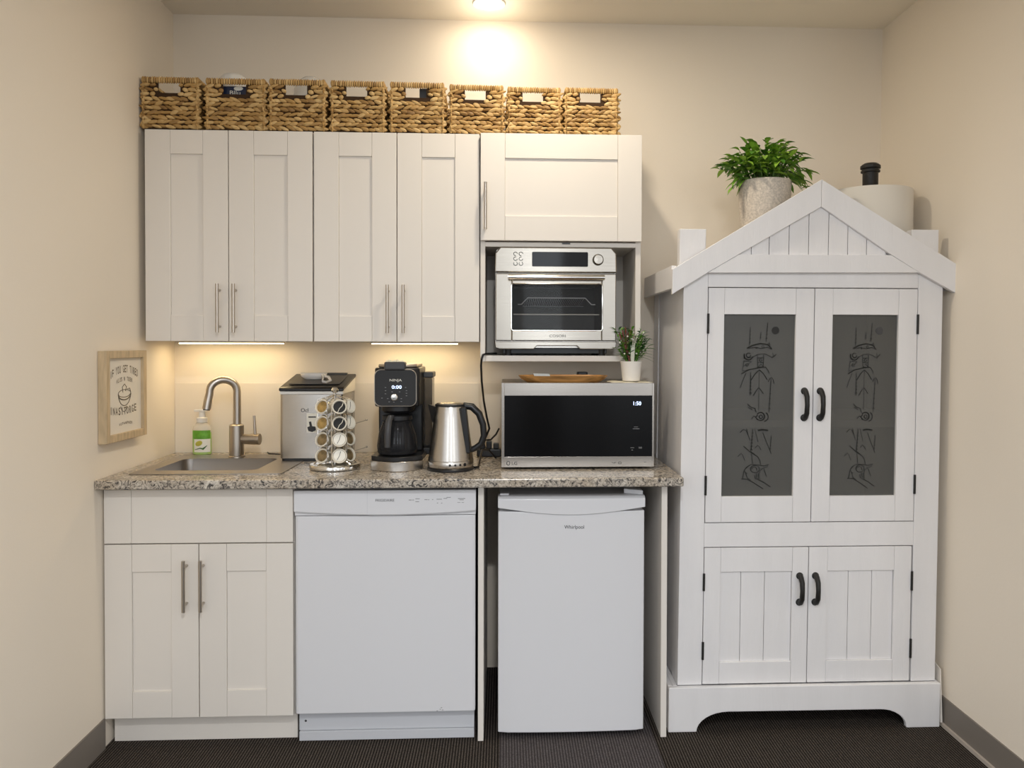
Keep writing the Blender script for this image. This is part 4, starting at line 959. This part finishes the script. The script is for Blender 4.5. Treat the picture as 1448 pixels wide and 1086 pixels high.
# white board between the hutch and the right wall
tag(MB()._add([(2.866, -.570, .0125), (2.8735, -.570, .0125), (2.8735, -.20, .0125), (2.866, -.20, .0125), (2.8665, -.565, .20), (2.8690, -.565, .20), (2.8690, -.20, .30), (2.8665, -.20, .30)],
              [(0, 1, 2, 3), (4, 7, 6, 5), (0, 4, 5, 1), (1, 5, 6, 2), (2, 6, 7, 3), (3, 7, 4, 0)]).build('white_board', 'white', bevel=.001), 'thin white board slipped between the foot of the hutch and right wall', 'board')

# big plant on the hutch
PX, PY, PZ = 2.287, -.385, 1.6125
t = thing('potted_plant', (PX, PY, PZ), 'bushy bright green plant in a speckled beige pot on the hutch', 'plant')
MB().lathe((PX, PY, PZ), [(.068, 0), (.072, .004), (.084, .13), (.093, .26), (.096, .322), (.0935, .325), (.090, .322), (.088, .303), (0, .300)], 48).build('pot', 'pot', t, smooth=True)
MB().lathe((PX, PY, PZ+.3015), [(.0865, 0), (.06, .006), (0, .008)], 28).build('soil', 'soil', t, smooth=True)
random.seed(4); bs, bf = MB(), MB()
for k in range(84):
    a = random.uniform(0, 2*math.pi); q = random.random()**.6
    rad = .112*q; h = .035+.12*math.sqrt(max(0, 1-q*q*.92))*random.uniform(.72, 1.08)
    base = Vector((PX+.06*q*math.cos(a), PY+.06*q*math.sin(a), PZ+.305))
    tip = base+Vector((rad*math.cos(a)*.95, rad*math.sin(a)*.75, h))
    mid = base.lerp(tip, .5)+Vector((0, 0, .028*q))
    bs.tube([base, mid, tip], [.0018, .0014, .0009], 5)
    nl = random.randint(6, 8)
    for j in range(nl):
        f = .30+.70*j/(nl-1); p = (base.lerp(mid, f*2) if f < .5 else mid.lerp(tip, f*2-1))
        aa = a+random.choice((-1, 1))*random.uniform(.25, 1.5) if j < nl-1 else a
        el = random.uniform(-.25, .85) if q > .6 else random.uniform(.1, 1.3)
        bf.leaf(p, (math.cos(aa), math.sin(aa), el), random.uniform(.032, .052), random.uniform(.017, .026), random.uniform(.1, .5), 4)
for k in range(9):     # trailing sprigs at the sides
    sg = -1 if k % 2 else 1; y = PY+random.uniform(-.07, .03)
    base = Vector((PX+sg*.075, y, PZ+.323)); tip = base+Vector((sg*random.uniform(.035, .075), random.uniform(-.02, .02), random.uniform(-.04, .07)))
    mid = base.lerp(tip, .5)+Vector((0, 0, .025)); bs.tube([base, mid, tip], [.0016, .0013, .0008], 5)
    for j in range(7):
        p = base.lerp(mid, j/3.5) if j < 3.5 else mid.lerp(tip, (j-3.5)/3); aa = (0 if sg > 0 else math.pi)+random.uniform(-1, 1)
        bf.leaf(p, (math.cos(aa), math.sin(aa)*.6, random.uniform(-.9, .5)), random.uniform(.034, .050), .017, .3, 4)
bs.build('stem', 'stem', t, smooth=True)
def leafmat():
    m = bpy.data.materials.new('fresh_leaf'); m.use_nodes = True; n, l = nod(m); b = n['Principled BSDF']; b.inputs['Roughness'].default_value = .45
    g = n.new('ShaderNodeNewGeometry'); r = n.new('ShaderNodeValToRGB'); e = r.color_ramp.elements
    e[0].color = (.06, .20, .018, 1); e[1].color = (.34, .56, .06, 1); l.new(g.outputs['Random Per Island'], r.inputs[0]); l.new(r.outputs[0], b.inputs['Base Color']); return m
M['fresh'] = leafmat()
bf.build('foliage', 'fresh', t, smooth=True)

# drum lamp on the hutch
LX, LY = 2.722, -.30
t = thing('drum_lamp', (LX, LY, 1.6125), 'white drum lamp with black bulb socket on top, on the hutch', 'lamp')
MB().lathe((LX, LY, 1.6125), [(.150, 0), (.152, .003), (.152, .306), (.150, .309), (0, .3095)], 56).build('lamp_body', 'shade', t, smooth=True)
sx_, sy_ = LX-.012, LY-.03
b = MB().lathe((sx_, sy_, 1.9225), [(.013, 0), (.013, .015), (.026, .017), (.028, .022), (.028, .066), (.0345, .068), (.0345, .074), (.029, .076), (.030, .080), (.0365, .082), (.036, .092), (.030, .097), (.024, .101), (0, .101)], 26)
b.build('bulb_socket', 'iron', t, smooth=True)

# ---------------------------------------------------------------- framed print on the left wall
xw = .020
t = thing('framed_print', (.014, -.50, 1.16), 'small pale wood framed coffee print hanging on the left wall', 'picture')
py0, py1, pz0, pz1, fwd = -.633, -.343, 1.010, 1.314, .025
th = .028; xb = .0135
b = MB()
for (ya, yb, za, zb) in ((py0, py0+fwd, pz0, pz1), (py1-fwd, py1, pz0, pz1), (py0+fwd, py1-fwd, pz0, pz0+fwd), (py0+fwd, py1-fwd, pz1-fwd, pz1)): b.box(xb, xb+th, ya, yb, za, zb)
b.build('frame', 'framewood', t, bevel=.0015)
MB().box(xb+.001, xb+.0175, py0+fwd, py1-fwd, pz0+fwd, pz1-fwd).build('print_sheet', 'paper', t)
px_ = xb+.0182; yc_ = (py0+py1)/2-.002
def arch(s, yc, zc, width, size, rise, m='ink'):
    n = len(s)
    for i, ch in enumerate(s):
        if ch == ' ': continue
        f = i/(n-1)-.5; text('print_lettering', ch, px_, yc+width*f, zc-rise*4*f*f, size, m, t, width=width/n*.80 if ch != 'I' else width/n*.22, side='left', bold=.012)
arch('IF YOU GET TIRED', yc_, 1.240, .185, .036, .018)
arch('ALUS N TEER', yc_, 1.211, .105, .020, .007)
arch('INASITORGE', yc_-.008, 1.096, .170, .036, -.006)
arch('AUTANFNER', yc_+.008, 1.062, .085, .013, .003)
b = MB()
cz = 1.168
b.tube([(px_, yc_+.044*math.cos(a), cz+.013*math.sin(a)) for a in [2*math.pi*k/24 for k in range(24)]], .0011, 5, closed=True)
b.tube([(px_, yc_+.044*math.cos(a), cz+.042*math.sin(a)) for a in [math.pi+math.pi*k/18 for k in range(19)]], .0013, 5)
b.tube([(px_, yc_+.044*math.cos(a), cz-.002+.020*math.sin(a)) for a in [math.pi+math.pi*k/18 for k in range(19)]], .0020, 5)
b.tube([(px_, yc_-.012, cz+.004), (px_, yc_-.016, cz+.022), (px_, yc_, cz+.032), (px_, yc_+.014, cz+.022), (px_, yc_+.006, cz+.008)], .0011, 5)
b.tube([(px_, yc_+.02, cz+.014), (px_, yc_+.037, cz+.016), (px_, yc_+.044, cz+.004)], .0010, 5)
b.tube([(px_, yc_-.028, 1.124), (px_, yc_-.018, 1.110), (px_, yc_, 1.104), (px_, yc_+.010, 1.112), (px_, yc_+.012, 1.124)], .0010, 5)
b.build('cup_drawing', 'ink', t, smooth=True)

# power cords of the appliances
MB().tube([(.385, -.055, ZC+.006), (.40, -.075, ZC+.0035), (.43, -.088, ZC+.0035), (.47, -.095, ZC+.0035), (.488, -.092, ZC+.0045)], .0032, 8).build('power_cord', 'black', bpy.data.objects['ice_maker'], smooth=True)
MB().tube([(1.300, -.20, 1.303), (1.275, -.27, 1.303), (1.262, -.322, 1.303), (1.253, -.335, 1.300), (1.2475, -.334, 1.285), (1.245, -.31, 1.26), (1.246, -.26, 1.20), (1.252, -.19, 1.12), (1.262, -.12, 1.05), (1.272, -.08, 1.00), (1.258, -.075, .965), (1.25, -.10, .94), (1.262, -.13, .915), (1.29, -.12, .905)], .0042, 8).build('power_cord', 'black', bpy.data.objects['toaster_oven'], smooth=True)
MB().tube([(1.226, -.452, ZC+.0045), (1.240, -.44, ZC+.0045), (1.243, -.40, ZC+.02), (1.25, -.33, ZC+.05), (1.272, -.25, ZC+.04), (1.30, -.22, ZC+.005)], .004, 8).build('power_cord', 'black', bpy.data.objects['kettle'], smooth=True)
MB().tube([(1.245, -.20, ZC+.07), (1.28, -.215, ZC+.074), (1.30, -.19, ZC+.092), (1.311, -.17, ZC+.112)], .0036, 8).build('power_cord', 'black', bpy.data.objects['microwave'], smooth=True)
